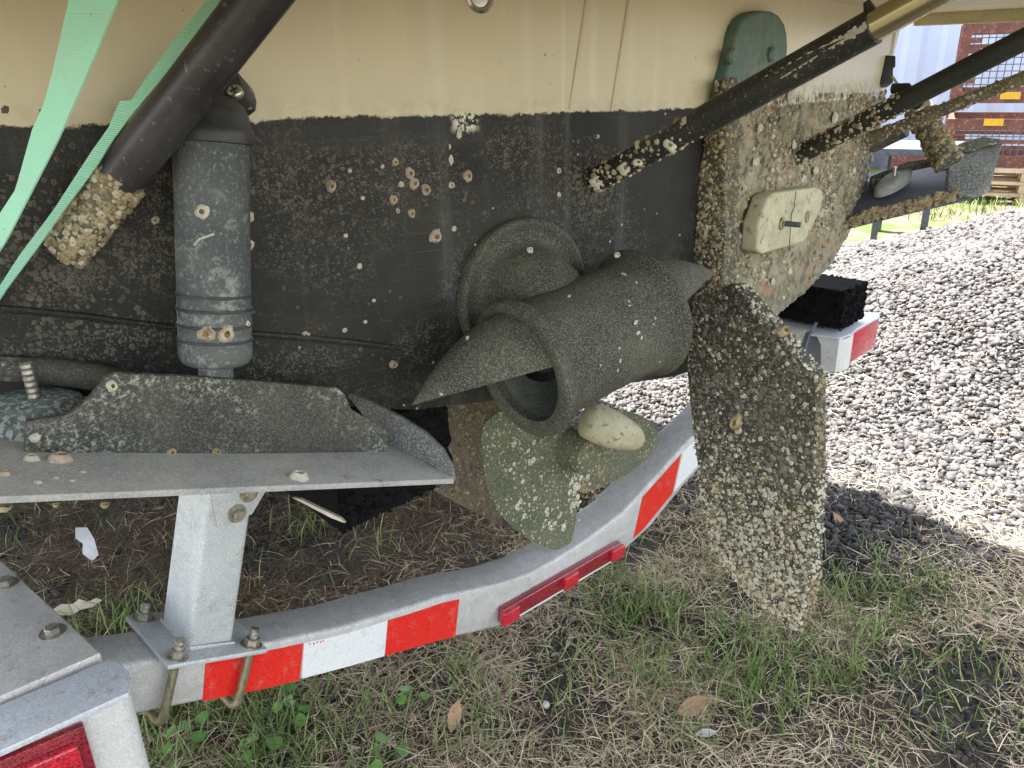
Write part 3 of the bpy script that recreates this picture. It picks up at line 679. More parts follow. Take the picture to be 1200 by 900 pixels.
mb = MB(); gy = S(572, 345, .02)
mb.prism([fc+fn*.008-np.array([.045, 0, -.04]), fc+fn*.03-np.array([.035, 0, -.02]), fc+fn*.03-np.array([.037, 0, .05]), fc+fn*.008-np.array([.05, 0, .05])], (.005, 0, 0)); obj('web', mb, 'thruster', tun)
# hoods at each end
def hood(t0, tip, phi0, phi1, r, bulge, mirror=False):
    nu, nv = 40, 24; outer = []
    for i in range(nu+1):
        ph = phi0+(phi1-phi0)*i/nu
        B = CL+axv*t0 + r*(math.cos(ph)*e1+math.sin(ph)*e2)
        radial = (math.cos(ph)*e1+math.sin(ph)*e2); w = math.sin(math.pi*i/nu)
        row = []
        for j in range(nv+1):
            s_ = j/nv; p = B*(1-s_)+tip*s_ + radial*bulge*4*s_*(1-s_)*w
            row.append(p)
        outer.append(row)
    c = CL+axv*t0
    inner = [[p + (c-p)/np.linalg.norm(c-p)*.0035 for p in row] for row in outer]
    mb = MB()
    mb.loft(outer, closed=False); mb.loft([list(r_) for r_ in inner], closed=False)
    # edge strips
    for k in (0, nu):
        mb.loft([outer[k], inner[k]], closed=False)
    mb.loft([[r_[0] for r_ in outer], [r_[0] for r_ in inner]], closed=False)
    return mb
tipL = D(482, 475, .80)
# angles measured from up (0) towards aft (+90deg); the hood spans from forward-low over the top to aft
obj('thruster_hood', hood(.0, tipL, math.radians(-95), math.radians(70), RT-.003, .012), 'thruster', tun, smooth=60)
tipR = D(838, 319, 1.00)
obj('thruster_hood', hood(LEN, tipR, math.radians(-70), math.radians(72), RT-.004, .010), 'thruster', tun, smooth=60)
# flat white scars on the thruster
me_s = BMw
def on_tunnel(px, py, rr=RT):
    d = ray(px, py); lo, hi = .5, 1.05
    for k in range(400):
        q = lo+(hi-lo)*k/400; p = d*q+OFF; w = p-CL; t = w@axv
        if np.linalg.norm(w-t*axv) < rr: return p, (w-t*axv)/np.linalg.norm(w-t*axv)
    return None
for q, s in (((731, 321), .0050), ((667, 347), .0042), ((643, 338), .0026), ((745, 378), .0050), ((748, 390), .0045), ((752, 396), .003), ((737, 353), .0022), ((738, 358), .0022), ((726, 408), .0028), ((727, 423), .0032), ((724, 434), .003), ((704, 428), .0022), ((768, 373), .0022), ((766, 380), .002), ((773, 424), .0026), ((746, 331), .0028), ((754, 311), .0035)):
    r_ = on_tunnel(*q)
    if r_: inst('barnacle_scar', BMw, r_[0], frame(r_[1], q[0]), (s*.75, s*.5, s*.18), tun)
for q in ((574, 386), (548, 396), (574, 426), (517, 461), (629, 430), (570, 380)):
    inst('barnacle_scar', BMw, D(q[0], q[1], .80+.06*(q[0]-482)/150-.018), frame((-.3, -.5, .8), q[0]), (.0032, .0022, .0006), tun)
inst('barnacle', BMp[0], S(621, 293, .045), frame((-.2, -.8, .5)), .0040, tun); inst('barnacle', BMp[1], D(723, 299, .90), frame((-.2, -.8, .5)), .0040, tun)

# ---- propeller
PY = .83
hubc = onY(668, 524, PY)
prop = obj('propeller', MB().tube([hubc+(0, .07, .0), hubc+(0, .04, 0), hubc, hubc-(0, .045, .003), hubc-(0, .05, .003)], [.026, .034, .037, .034, .028], 28), 'prop', boat)
def blade(outline, name='blade', tw=.35):
    """outline in the picture laid on the disc plane, with pitch twist about the blade axis"""
    pts = [onY(*q, PY) for q in outline]; c = hubc
    cen = np.mean(pts, axis=0); rad = cen-c; rad[1] = 0; rad /= np.linalg.norm(rad); tang = np.array([rad[2], 0, -rad[0]])
    # fan grid from hub centre outward
    n = len(pts); rings = []
    for s_ in np.linspace(.12, 1, 12):
        ring = []
        for p in pts:
            q = c*(1-s_)+p*s_; a = (q-c)@tang; ring.append(q+np.array([0, a*tw, 0])); 
        rings.append(ring)
    # thickness
    mb = MB(); th = [.008*(1-.75*k/11) for k in range(12)]
    mb.loft(rings, closed=False)
    back = [[q+np.array([0, th[k], 0]) for q in r_] for k, r_ in enumerate(rings)]
    mb.loft(back, closed=False); mb.loft([rings[-1], back[-1]], closed=False); mb.loft([[r_[0] for r_ in rings], [r_[0] for r_ in back]], closed=False); mb.loft([[r_[-1] for r_ in rings], [r_[-1] for r_ in back]], closed=False)
    o = obj(name, mb, 'prop', prop, smooth=50); return o, rings
def smooth_line(pts, k=6):
    out = []; n = len(pts)
    for i in range(n-1):
        p0, p1, p2, p3 = (np.array(pts[max(i-1, 0)]), np.array(pts[i]), np.array(pts[i+1]), np.array(pts[min(i+2, n-1)]))
        for t in np.arange(0, 1, 1/k): out.append(.5*((2*p1)+(-p0+p2)*t+(2*p0-5*p1+4*p2-p3)*t*t+(-p0+3*p1-3*p2+p3)*t**3))
    out.append(np.array(pts[-1])); return out
for ol in ([(640, 480), (600, 484), (575, 505), (573, 548), (580, 588), (598, 615), (622, 633), (645, 641), (660, 634), (669, 606), (672, 575), (684, 550)],
           [(672, 566), (692, 574), (722, 566), (750, 546), (770, 520), (766, 500), (748, 486), (726, 480), (704, 484)],
           [(670, 480), (664, 450), (640, 420), (610, 412), (590, 432), (600, 470), (630, 495)]):
    o, rg = blade(smooth_line(ol), tw=.10)
    R = np.array(rg[3:]).reshape(-1, 3); idx = rng.integers(0, len(R)-1, 260)
    a = np.minimum(11, 3+(9*rng.random(420)**.6).astype(int)); b = rng.integers(0, len(rg[0])-1, 420); G = np.array(rg); P = G[a, b]*.5+G[np.minimum(a+1, 11), b+1]*.5 + rng.normal(size=(420, 3))*np.array([.009, 0, .009])
    keep = np.linalg.norm(P-hubc, axis=1) < .15; P = P[keep]
    s = .0012+.0048*rng.random(len(P))**2.2; V, Fa = scatter(DT, DF, P, np.tile((0, -1, 0), (len(P), 1)), s, s*.4)
    link_stuff('barnacle_scars', fast_mesh('barnacle_scars', V, Fa, 'barn_pale' if len(ol) > 9 else 'barn_tan'), prop)
a0 = onY(690, 492, .79); a1 = onY(752, 518, .735)
dv = a1-a0; L_ = np.linalg.norm(dv); mb = MB()
mb.loft([ring_t(a0+dv*t, dv, r, 28) for t, r in ((-.1, .001), (-.1, .012), (-.05, .0275), (.0, .031), (.2, .0335), (.45, .032), (.7, .0275), (.9, .020), (.98, .013), (1.0, .009), (1.0, .001))])
pa_ = obj('propeller_anode', mb, 'anode_tan', prop, smooth=60)
mb = MB(); mb.tube([a1-dv*.01, a1+dv*.012], [.0065, .0065], 6); obj('anode_bolt', mb, 'anode_disc', prop)
mb = MB(); mb.tube([hubc+(0, .05, 0), (XC, 1.05, hubc[2]+.01)], .016, 18); obj('propeller_shaft', mb, 'bolt', boat)

# ---- port trim tab
tab = MB()
A, B = D(-60, 584, .52), D(532, 561, .79)          # aft edge, port end and inner end
C1, C0 = D(500, 512, .86), D(-60, 500, .66)
C1 = np.array([C1[0]-.02, Yt(C1[0])-.02, B[2]+.012]); C0 = np.array([A[0], Yt(A[0])-.02, A[2]+.012])
th = np.array([0, 0, -.006])
tab.prism([A, B, B+(C1-B)*.25+np.array([.008, 0, 0]), C1, C0], th)
tb = obj('trim_tab', tab, 'tab_plate', boat, bevel=.0015)
def on_plane(px, py, P0, N): d = ray(px, py); return d*(((np.array(P0)-OFF)@N)/(d@N)) + OFF
Np = np.cross(B-A, C0-A); Np /= np.linalg.norm(Np)
fa, fb = on_plane(28, 530, A, Np), on_plane(452, 533, A, Np)          # foot of the upright flange
Nf = np.cross(fb-fa, Np); Nf /= np.linalg.norm(Nf)
fl = [(28, 531), (31, 494), (60, 490), (78, 487), (97, 474), (112, 458), (124, 442), (132, 438), (220, 441), (300, 447), (360, 452), (396, 455), (404, 462), (412, 480), (436, 494), (454, 506), (453, 534)]
mb = MB(); mb.prism([on_plane(*q, fa, Nf) for q in fl], Nf*(-.006 if Nf[1] < 0 else .006)); obj('tab_flange', mb, 'tab', tb, bevel=.001)
# raised cheek at the inner end
ck = [(402, 458), (437, 472), (470, 489), (500, 508), (520, 528), (531, 548), (533, 562), (505, 552), (478, 540), (456, 530), (440, 505)]
c0 = on_plane(532, 561, A, Np); 
pin = [D(q[0], q[1], .79+.06*(1-max(0, (q[0]-408))/125)) for q in ck]
mb = MB(); mb.prism(pin, (.005, .004, -.001)); obj('tab_cheek', mb, 'tab_mid', tb, bevel=.001)
Nu = Np if Np[2] > 0 else -Np
for q, s, me in (((37, 538), .0060, BMp[0]), ((71, 539), .0092, BM[0]), ((5, 556), .0050, BM[1]), ((350, 560), .0095, BMp[0]), ((98, 553), .0028, BMw), ((44, 565), .0035, BMw), ((66, 560), .0026, BMw), ((85, 563), .0026, BMw)):
    inst('barnacle', me, on_plane(*q, A, Np)-Nu*.0005, frame(Nu, q[0]), (s, s, s*.8), tb)
for q, s, me in (((41, 513), .0045, BMw), ((131, 452), .0050, BMp[0]), ((201, 530), .0042, BMs[0]), ((254, 529), .0045, BMs[1])):
    inst('barnacle', me, on_plane(*q, fa, Nf), frame((0, -1, .2), q[0]), s, tb)
for q, s in (((7, 580), .0055), ((67, 580), .0024), ((125, 580), .0034)):
    inst('barnacle', BMs[0], on_plane(*q, A, Np)-Nu*.007, frame(-Nu, 1), (s, s, s*1.1), tb)
# teal disc anode with stud
c = D(22, 477, .665); mb = MB()
mb.loft([[c+np.array([r*math.cos(a)*1.0, r*math.sin(a), z]) for a in np.linspace(0, 2*math.pi, 40, endpoint=False)] for r, z in ((.050, -.020), (.050, -.008), (.047, 0.), (.038, .005), (.024, .008), (.008, .010), (.001, .010))]); obj('disc_anode', mb, 'anode_teal', tb, smooth=60)
c = D(37, 452, .655); mb = MB(); mb.tube([c+(0, 0, -.012+.0026*k) for k in range(14)], [.0050 if k % 2 else .0045 for k in range(14)], 14); obj('stud', mb, 'bolt', tb, smooth=20)

# ---- port actuator
T0, T1 = D(247, 150, .655), D(253, 426, .700)
dirv = T1-T0; H = np.linalg.norm(dirv); dirv /= H
RA = .0300
mb = MB(); prof = [(-.005, RA*.96), (0, RA), (.02, RA), (H*.66, RA*1.0)]
for k in (.69, .75, .82, .885): prof += [(H*(k-.012), RA*1.005), (H*(k-.004), RA*1.045), (H*(k+.004), RA*1.045), (H*(k+.012), RA*1.01)]
prof += [(H*.93, RA*1.03), (H*.97, RA*1.0), (H*.99, RA*.93), (H, RA*.80), (H+.001, .001)]
mb.loft([ring_t(T0+dirv*t, dirv, r, 48) for t, r in prof])
ac = obj('trim_actuator', mb, 'actuator', boat, smooth=50)
for k in (.69, .75, .82, .885):
    mb = MB(); mb.loft([ring_t(T0+dirv*(H*k+dz_), dirv, RA*q_, 48) for dz_, q_ in ((-.0018, .99), (-.0012, 1.045), (0, 1.058), (.0012, 1.045), (.0018, .99))]); obj('seal_ring', mb, 'act_cap', ac, smooth=60)
mb = MB(); mb.loft([ring_t(T0+dirv*t, dirv, r, 40) for t, r in ((.012, RA*1.0), (.011, RA*1.13), (.005, RA*1.16), (0, RA*1.13), (-.002, RA*1.04), (-.010, RA*1.0), (-.018, RA*.88), (-.024, RA*.64), (-.027, RA*.3), (-.028, .001))]); obj('actuator_cap', mb, 'act_cap', ac, smooth=60)
hp = [(238, 130), (243, 96), (256, 82), (270, 78), (279, 84), (284, 100), (283, 112), (274, 118), (268, 130)]
mb = MB(); mb.prism([D(q[0], q[1], .656) for q in hp], fv*.04); obj('hinge_bracket', mb, 'act_cap', ac, bevel=.004)
c = D(275, 107, .652); mb = MB(); ff = frame(-fv+uv*.2)
mb.loft([ringpts(c, ff, r, z, 24) for r, z in ((.0062, -.004), (.0062, .000), (.0052, .0015), (.003, .0024), (.0004, .0026))])
sc = obj('screw', mb, 'steel', ac)
mb = MB()
for a in (.5, .5+math.pi/2):
    dd = np.array(ff @ Vector((math.cos(a), math.sin(a), 0))); ee = np.array(ff @ Vector((-math.sin(a), math.cos(a), 0))); zz = np.array(ff @ Vector((0, 0, 1)))
    mb.box(c+zz*.0024, dd*.0034, ee*.0007, zz*.0006)
obj('screw_slot', mb, 'black', ac, smooth=False)
mb = MB(); mb.tube([T1-dirv*.002, T1+dirv*.04], .0145, 24); obj('actuator_rod', mb, 'actuator', ac)
def on_act(px, py, dep=None):
    d = ray(px, py)
    for k in range(600):
        p = d*(.55+.3*k/600)+OFF; w = p-T0; t = w@dirv
        if np.linalg.norm(w-t*dirv) < RA*1.0: return p, (w-t*dirv)/np.linalg.norm(w-t*dirv)
for q, s, me in (((237, 248), .0068, BMp[0]), ((242, 391), .0078, BM[2]), ((265, 391), .0082, BM[0]), ((290, 380), .0038, BMp[0])):
    r_ = on_act(*q)
    if r_: inst('barnacle', me, r_[0]-r_[1]*.0006, frame(r_[1], q[0]), (s, s, s*.45 if q[1] < 300 else s*.75), ac)
mb = MB(); pts = [on_act(x, y) for x, y in ((228, 287), (234, 280), (243, 277), (251, 274))]
mb.tube([p[0]+p[1]*.0005 for p in pts], .0011, 6); obj('worm_tube', mb, 'white_scar', ac)

# ---- platform struts
def strut(foot, topp, r, cuts, label=None, foul_n=0, foul_to=.3):
    """cuts: list of (t0, t1, material, radius scale); the first is the part itself, the rest its sleeves"""
    d = topp-foot; L_ = np.linalg.norm(d); u_ = d/L_; main = None
    for t0, t1, mt, rs in cuts:
        k = max(6, int((t1-t0)*L_/.012)); mb = MB()
        mb.tube([foot+d*(t0+(t1-t0)*i/k) for i in range(k+1)], [r*rs]*(k+1), 28, jit=.05 if 'foul' in mt else 0.)
        o = obj('platform_strut' if main is None else 'strut_sleeve', mb, mt, boat if main is None else main, smooth=60)
        if main is None:
            main = o
            if label: o['label'] = label
    if foul_n:
        w = rng.random(foul_n)*2*math.pi; t = foul_to*rng.random(foul_n)**1.2; a = np.cross(u_, (0, 0, 1.)); a /= np.linalg.norm(a); b = np.cross(a, u_)
        N = np.cos(w)[:, None]*a+np.sin(w)[:, None]*b; P = foot+t[:, None]*d+N*r
        s = .0009+.0036*rng.random(foul_n)**2; h2 = foul_n//2 if foul_n < 500 else foul_n//3
        V, Fa = scatter(CT, CF, P[:h2], N[:h2], s[:h2], s[:h2]*.8); link_stuff('barnacle_crust', fast_mesh('barnacle_crust', V, Fa, 'barn_cream'), main)
        V, Fa = scatter(CT, CF, P[h2:], N[h2:], s[h2:], s[h2:]*.8); link_stuff('tan_crust', fast_mesh('tan_crust', V, Fa, 'barn_tan'), main)
    return main
f1 = S(78, 290); p1 = D(346, -55, .54)
print('strut ends', p1, onX(1100, 0, S(697, 212)[0]), onX(1200, 50, S(936, 182)[0]), onX(1200, 95, 1.8))
s1 = strut(f1, p1, .0182, [(.0, .30, 'tube_foul', 1.0), (.26, 1.0, 'tube_black', 1.0)], 'near strut with a bare black upper tube and a barnacled foot', 760, .28)
f2 = S(697, 212); p2 = onX(1210, -72, f2[0])
def t_at(px, py, f_, p_):
    q = onX(px, py, f_[0]); return float((q-f_)@(p_-f_)/((p_-f_)@(p_-f_)))
tS = t_at(1022, 26, f2, p2); tA = t_at(820, 141, f2, p2)
s2 = strut(f2, p2, .0135, [(.0, tA, 'tube_paint', 1.0), (tA*.96, tS, 'tube_paint', 1.12), (tS*.99, 1.0, 'tube_bare', .95)], 'middle strut with flaking black sleeve over bare steel', 260, .36)
# torn lip of the sleeve and the long scrape
dd = (p2-f2); 
sp = [f2+dd*t for t in np.linspace(t_at(890, 101, f2, p2), tS*.985, 40)]
perp = np.cross(dd/np.linalg.norm(dd), -fv); perp /= np.linalg.norm(perp); perp = perp if perp[2] > 0 else -perp
mb = MB()
for i, p in enumerate(sp[:-1]):
    q = sp[i+1]; w = .0016+.0030*random.random(); cam_dir = -(p-OFF)/np.linalg.norm(p-OFF); hgt = .0156
    mb.box((p+q)/2+cam_dir*hgt+perp*(.003+.002*random.random()), (q-p)/2*1.05, perp*w, cam_dir*.0012)
obj('paint_scrape', mb, 'white_scar', s2, smooth=False)
mb = MB(); tl = f2+dd*tS; mb.tube([tl, tl+perp*.008+dd*.004, tl+perp*.022+dd*.002], [.010, .007, .003], 8, jit=.4); obj('torn_lip', mb, 'tube_paint', s2)
for q, s in (((701, 211), .013), ((733, 196), .012), ((785, 170), .010), ((748, 190), .008)):
    t = (onX(q[0], q[1], f2[0]-.012)); inst('barnacle', BMp[int(s*1000) % 2], t, frame((-.7, -.7, .2), q[0]), (s*.8, s*.6, s*.35), s2)
f3_ = S(936, 182); p3 = onX(1290, 0, f3_[0])
s3 = strut(f3_, p3, .0150, [(0, 1, 'tube_green', 1.0)], 'starboard strut with barnacles on its lower third', 420, .42)
f4 = S(1024, 160); f4 = onX(1010, 166, 1.80); p4 = onX(1300, 52, 1.80)
s4 = strut(f4, p4, .0125, [(0, 1, 'tube_foul', 1.0)], 'far thin strut crusted with barnacles', 420, 1.)

# crust round the feet
for f_, n_, sp_ in ((f1, 900, .04), (f2, 420, .022), (f3_, 200, .03)):
    P = np.array([f_+np.array([random.gauss(0, sp_), 0, random.gauss(0, sp_)]) for _ in range(n_)]); P[:, 1] = [Yt(q) for q in P[:, 0]]
    N = np.array([SN(q) for q in P[:, 0]]); s = .0008+.0024*rng.random(n_)**2; V, Fa = scatter(CT, CF, P, N, s, s*.6); link_stuff('foot_crust', fast_mesh('foot_crust', V, Fa, 'barn_tan' if sp_ == .03 else 'scar_dim'), hull)

# ---- starboard trim tab, seen past the corner of the transom
DS = 1.72
base_pts = [D(983, 268, DS), D(1050, 251, DS-.03), D(1108, 236, DS-.06), D(1152, 226, DS-.08), D(1158, 205, DS-.06), D(1100, 205, DS), D(1060, 210, DS+.05), D(1000, 225, DS+.10)]
st = MB(); st.prism([D(992, 262, DS), D(1150, 225, DS-.08), D(1172, 172, DS-.02), D(1120, 180, DS+.05), D(1010, 205, DS+.16)], (0, 0, -.012)); stab = obj('trim_tab', st, 'tab_star', boat, bevel=.002)
mb = MB(); mb.prism([D(983, 270, DS), D(1152, 228, DS-.08), D(1154, 214, DS-.08), D(1100, 226, DS-.05), D(1050, 240, DS-.03), D(1002, 250, DS)], fv*.03); tf = obj('tab_flange', mb, 'tab_foul', stab, bevel=.002)
foulp = [D(985, 268, DS-.002), D(1152, 226, DS-.082), D(1152, 214, DS-.082), D(1003, 250, DS-.002)]
foul('tab_crust', foulp, tuple(-fv), 300, .003, .008, 'barn_tan', stab, bias=None)
mb = MB(); mb.prism([D(1111, 224, DS-.06), D(1113, 180, DS-.04), D(1125, 168, DS-.02), D(1150, 163, DS-.03), D(1176, 165, DS-.06), D(1168, 190, DS-.08), D(1160, 225, DS-.09), D(1140, 232, DS-.09)], fv*.012); obj('tab_cheek', mb, 'tab_rough', stab, bevel=.002)
mb = MB(); mb.prism([D(1020, 222, DS+.08), D(1022, 206, DS+.08), D(1062, 190, DS+.06), D(1106, 183, DS), D(1106, 192, DS), D(1064, 200, DS+.06)], fv*.012); obj('tab_rim', mb, 'tab_foul', stab, bevel=.002)
mb = MB(); mb.prism([D(1118, 176, DS-.06), D(1130, 166, DS-.06), D(1152, 160, DS-.06), D(1173, 163, DS-.07), D(1177, 168, DS-.07), D(1160, 170, DS-.07), D(1140, 178, DS-.06)], fv*.02); obj('tab_lip', mb, 'tab_foul', stab, bevel=.002)
c = D(1047, 212, DS+.04); mb = MB()
e_ = D(1069, 203, DS+.04)-c; g_ = D(1050, 203, DS+.07)-c
mb.loft([[c+e_*k*math.cos(a)+g_*k*math.sin(a)+np.array([0, 0, z]) for a in np.linspace(0, 2*math.pi, 30, endpoint=False)] for k, z in ((1, -.012), (1, .004), (.85, .010), (.4, .012), (.01, .012))]); obj('disc_anode', mb, 'anode_disc', stab, smooth=60)
mb = MB(); mb.tube([c+(0, 0, .01), c+(0, 0, .03)], .0045, 10); obj('stud', mb, 'steel', stab)
a, b = D(1078, 132, DS-.02), D(1112, 192, DS-.06)
mb = MB(); mb.tube([a+(b-a)*k/12 for k in range(13)], .026, 22, jit=.12); ac2 = obj('trim_actuator', mb, 'tab_foul', boat, smooth=60)
d_ = (b-a); dn = d_/np.linalg.norm(d_); w = rng.random(300)*6.28; q1 = np.cross(dn, (0, 0, 1.)); q1 /= np.linalg.norm(q1); q2 = np.cross(q1, dn); N = np.cos(w)[:, None]*q1+np.sin(w)[:, None]*q2
P = a+rng.random(300)[:, None]*d_+N*.026; s = .003+.006*rng.random(300)**2; V, Fa = scatter(CT, CF, P, N, s, s*.8); link_stuff('barnacle_crust', fast_mesh('barnacle_crust', V, Fa, 'barn_tan'), ac2)
mb = MB(); mb.loft([ring_t(a-dn*t, d_, r, 24) for t, r in ((-.006, .026), (.0, .029), (.010, .029), (.014, .022), (.014, .016), (.004, .015))]); obj('steel_collar', mb, 'steel', ac2)
mb = MB(); mb.tube([D(1046, 104, 1.70), D(1062, 103, 1.68), D(1076, 124, 1.66)], .011, 12); mb.tube([D(1022, 140, 1.75), D(1062, 108, 1.7)], .012, 12, jit=.2); obj('actuator_bracket', mb, 'tube_green', ac2)
mb = MB(); mb.tube([D(1020, 170, 1.8), D(1060, 150, 1.74)], .020, 14, jit=.3); obj('hose_stub', mb, 'barn_grey', ac2)

# black fitting and pale strip on the corner
c = S(1039, 80); 
mb = MB(); mb.prism([D(q[0], q[1], 1.76) for q in ((1034, 64), (1050, 65), (1050, 78), (1047, 80), (1047, 97), (1031, 98))], fv*.03); bf = obj('corner_fitting', mb, 'black', boat, bevel=.003)
mb = MB(); mb.prism([D(q[0], q[1], 1.80) for q in ((1037, 28), (1052, 27), (1046, 64), (1034, 64))], fv*.01); obj('corner_strip', mb, 'galv_white', bf, bevel=.001)
mb = MB(); mb.tube([D(1046, 90, 1.75), D(1054, 102, 1.74)], .003, 8); obj('fitting_pin', mb, 'steel', bf)

# ================================================================== TRAILER
tr = thing('boat_trailer', 'galvanised boat trailer with red and white reflective tape under the stern', 'trailer', (XC, .85, 0))
YC = .80; DEP = .072
topl = [(96, 786), (150, 778), (320, 752), (400, 735), (480, 711), (520, 698), (560, 690), (590, 683), (622, 672), (653, 655), (690, 631), (730, 601), (765, 563), (800, 524), (850, 474), (905, 424), (918, 413)]
botl = [(96, 850), (150, 840), (320, 806), (400, 785), (480, 762), (520, 750), (560, 741), (592, 733), (630, 712), (664, 692), (700, 668), (745, 638), (780, 597), (812, 555), (858, 508), (912, 458), (926, 448)]
tp = [onY(*q, YC) for q in topl]; bt = [onY(*q, YC) for q in botl]
for i in range(len(bt)): bt[i][0] = tp[i][0]; 
for i in range(len(bt)):
    zz = [onY(*q, YC) for q in botl]; bt[i][2] = np.interp(tp[i][0], [q[0] for q in zz], [q[2] for q in zz])
mb = MB(); e = .006; rings = []
for a, b in zip(tp, bt):
    y0, y1 = YC, YC+DEP; ring = []
    for yy, zz, sy, sz in ((y0, a[2], 1, -1), (y1, a[2], -1, -1), (y1, b[2], -1, 1), (y0, b[2], 1, 1)):
        seq = [(yy, zz+sz*e), (yy+sy*e*.3, zz+sz*e*.3), (yy+sy*e, zz)]
        if (yy == y1) == (zz == a[2]): seq = seq[::-1]
        ring += [(a[0], p_[0], p_[1]) for p_ in seq]
    rings.append(ring)
mb.loft(rings, caps=True)
cm = obj('crossmember', mb, 'galv', tr, smooth=50)
def cmz(x): return np.interp(x, [q[0] for q in tp], [q[2] for q in tp]), np.interp(x, [q[0] for q in bt], [q[2] for q in bt])
def tape(px0, px1, mt, t0=None, slant=0.):
    (ax, ay), (bx, by) = px0, px1
    p, q = onY(ax, ay, YC), onY(bx, by, YC); n = 8; mb = MB(); R_ = []
    for i in range(n+1):
        x = p[0]+(q[0]-p[0])*i/n; zt, zb_ = cmz(x); zt2 = zt-.012; zb2 = zb_+.0065
        R_.append([(x, YC-.0008, zt2), (x-slant*(zt2-zb2), YC-.0008, zb2), (x-slant*(zt2-zb2), YC+.001, zb2), (x, YC+.001, zt2)])
    mb.loft(R_, caps=True); return obj('reflective_tape', mb, mt, cm, smooth=False)
tape((240, 770), (357, 765), 'tape_red', slant=.25); tape((358, 765), (455, 740), 'tape_white', slant=.2); tape((456, 740), (539, 720), 'tape_red', slant=.2)
tape((752, 600), (797, 550), 'tape_red', slant=.3); tape((799, 549), (832, 515), 'tape_white', slant=.3)
# small red print at the corner of the white tape
for i, (dx, w) in enumerate(((0, .004), (.006, .003), (.0105, .004), (.016, .002), (.0195, .003))):
    p = onY(362+0, 757, YC); x = p[0]+dx; mb = MB(); mb.abox(x, x+w*.6, YC-.0012, YC-.0007, cmz(x)[0]-.0165-.001*(i % 2), cmz(x)[0]-.0145); obj('tape_print', mb, 'tape_red', cm, smooth=False)
# light bar
P0, P1 = onY(589, 724, YC-.012), onY(728, 643, YC-.012)
dx = (P1-P0); Ld = np.linalg.norm(dx); dx /= Ld; upv = np.array([-dx[2], 0, dx[0]]); mb = MB()
mb.box((P0+P1)/2+(0, .006, 0), dx*Ld/2, upv*.0150, (0, .007, 0)); bar = obj('marker_light_bar', mb, 'lens_dark', tr, bevel=.004, seg=3)
for k in (.045, .52, .945):
    mb = MB(); mb.box(P0+dx*Ld*k+(0, -.0035, 0), dx*.018, upv*.0125, (0, .006, 0)); obj('marker_lens', mb, 'lens', bar, bevel=.003, seg=3)
mb = MB(); mb.box((P0+P1)/2+upv*-.0180+(0, .008, 0), dx*Ld*.48, upv*.002, (0, .006, 0)); obj('bar_backing', mb, 'galv_white', bar, bevel=.0005)
# bunk post
zt = lambda x: cmz(x)[0]
pc = onY(262, 745, .815); x0 = .262; x1 = .318
sl = (cmz(.36)[0]-cmz(.22)[0])/.14; ud = np.array([-sl*.75, 0, 1.]); ud /= np.linalg.norm(ud); tx = np.array([1, 0, sl]); tx /= np.linalg.norm(tx)
bc = np.array([.268, YC+.036, cmz(.268)[0]+.004])
mb = MB(); mb.box(bc, tx*.062, (0, .062, 0), np.cross(tx, (0, 1, 0))*.0035); bpz = obj('post_base_plate', mb, 'galv_post', tr, bevel=.004)
HP = .215
mb = MB(); mb.box(bc+ud*HP/2, np.array([.026, 0, 0]) + np.array([0, 0, sl*.026]), (0, .036, 0), ud*HP/2); po = obj('bunk_post', mb, 'galv_post', tr, bevel=.0065, seg=3)
mb = MB()
w_ring = [bc+tx*sx*.0275+np.array([0, sy*.0375, 0])+ud*.0045 for sx, sy in ((-1, -1), (1, -1), (1, 1), (-1, 1), (-1, -1))]
mb.tube(w_ring, .0026, 8, jit=.3); obj('weld_bead', mb, 'galv_post', po)
# top bracket with bolts
tb0 = bc+ud*HP
mb = MB(); mb.prism([tb0+(-.030, -.040, -.055), tb0+(.012, -.040, -.055), tb0+(.045, -.040, -.02), tb0+(.060, -.040, .03), tb0+(-.030, -.040, .03)], (0, .004, 0)); br = obj('bunk_bracket', mb, 'galv_post', tr, bevel=.001)
for q in ((292, 578), (278, 602)):
    p = onY(q[0], q[1], bc[1]-.041); inst('bolt', ME_BOLT, p, frame((0, -1, 0), q[0]), .0065, br)
# nuts and U-bolts
upn = np.array([-tx[2], 0, tx[0]])
for sx, sy in ((-1, -1), (1, -1), (-1, 1), (1, 1)):
    p = bc+tx*sx*.046+np.array([0, sy*.048, 0])+upn*.0035
    inst('nut', ME_NUT, p, frame(upn, sx+sy), .0094, bpz)
for sx in (-1, 1):
    c = bc+tx*sx*.046; h_ = cmz(c[0])[0]-cmz(c[0])[1]+.007
    mb = MB(); a = c+(0, -.048, 0); b = c+(0, .048, 0); dn = -upn
    mb.tube([a, a+dn*h_*.5, a+dn*(h_-.006), a+dn*h_+(0, .004, 0), a+dn*(h_+.004)+(0, .012, 0), b+dn*(h_+.004)-(0, .012, 0), b+dn*h_-(0, .004, 0), b+dn*(h_-.006), b], .0052, 14); obj('u_bolt', mb, 'ubolt', bpz, smooth=60)
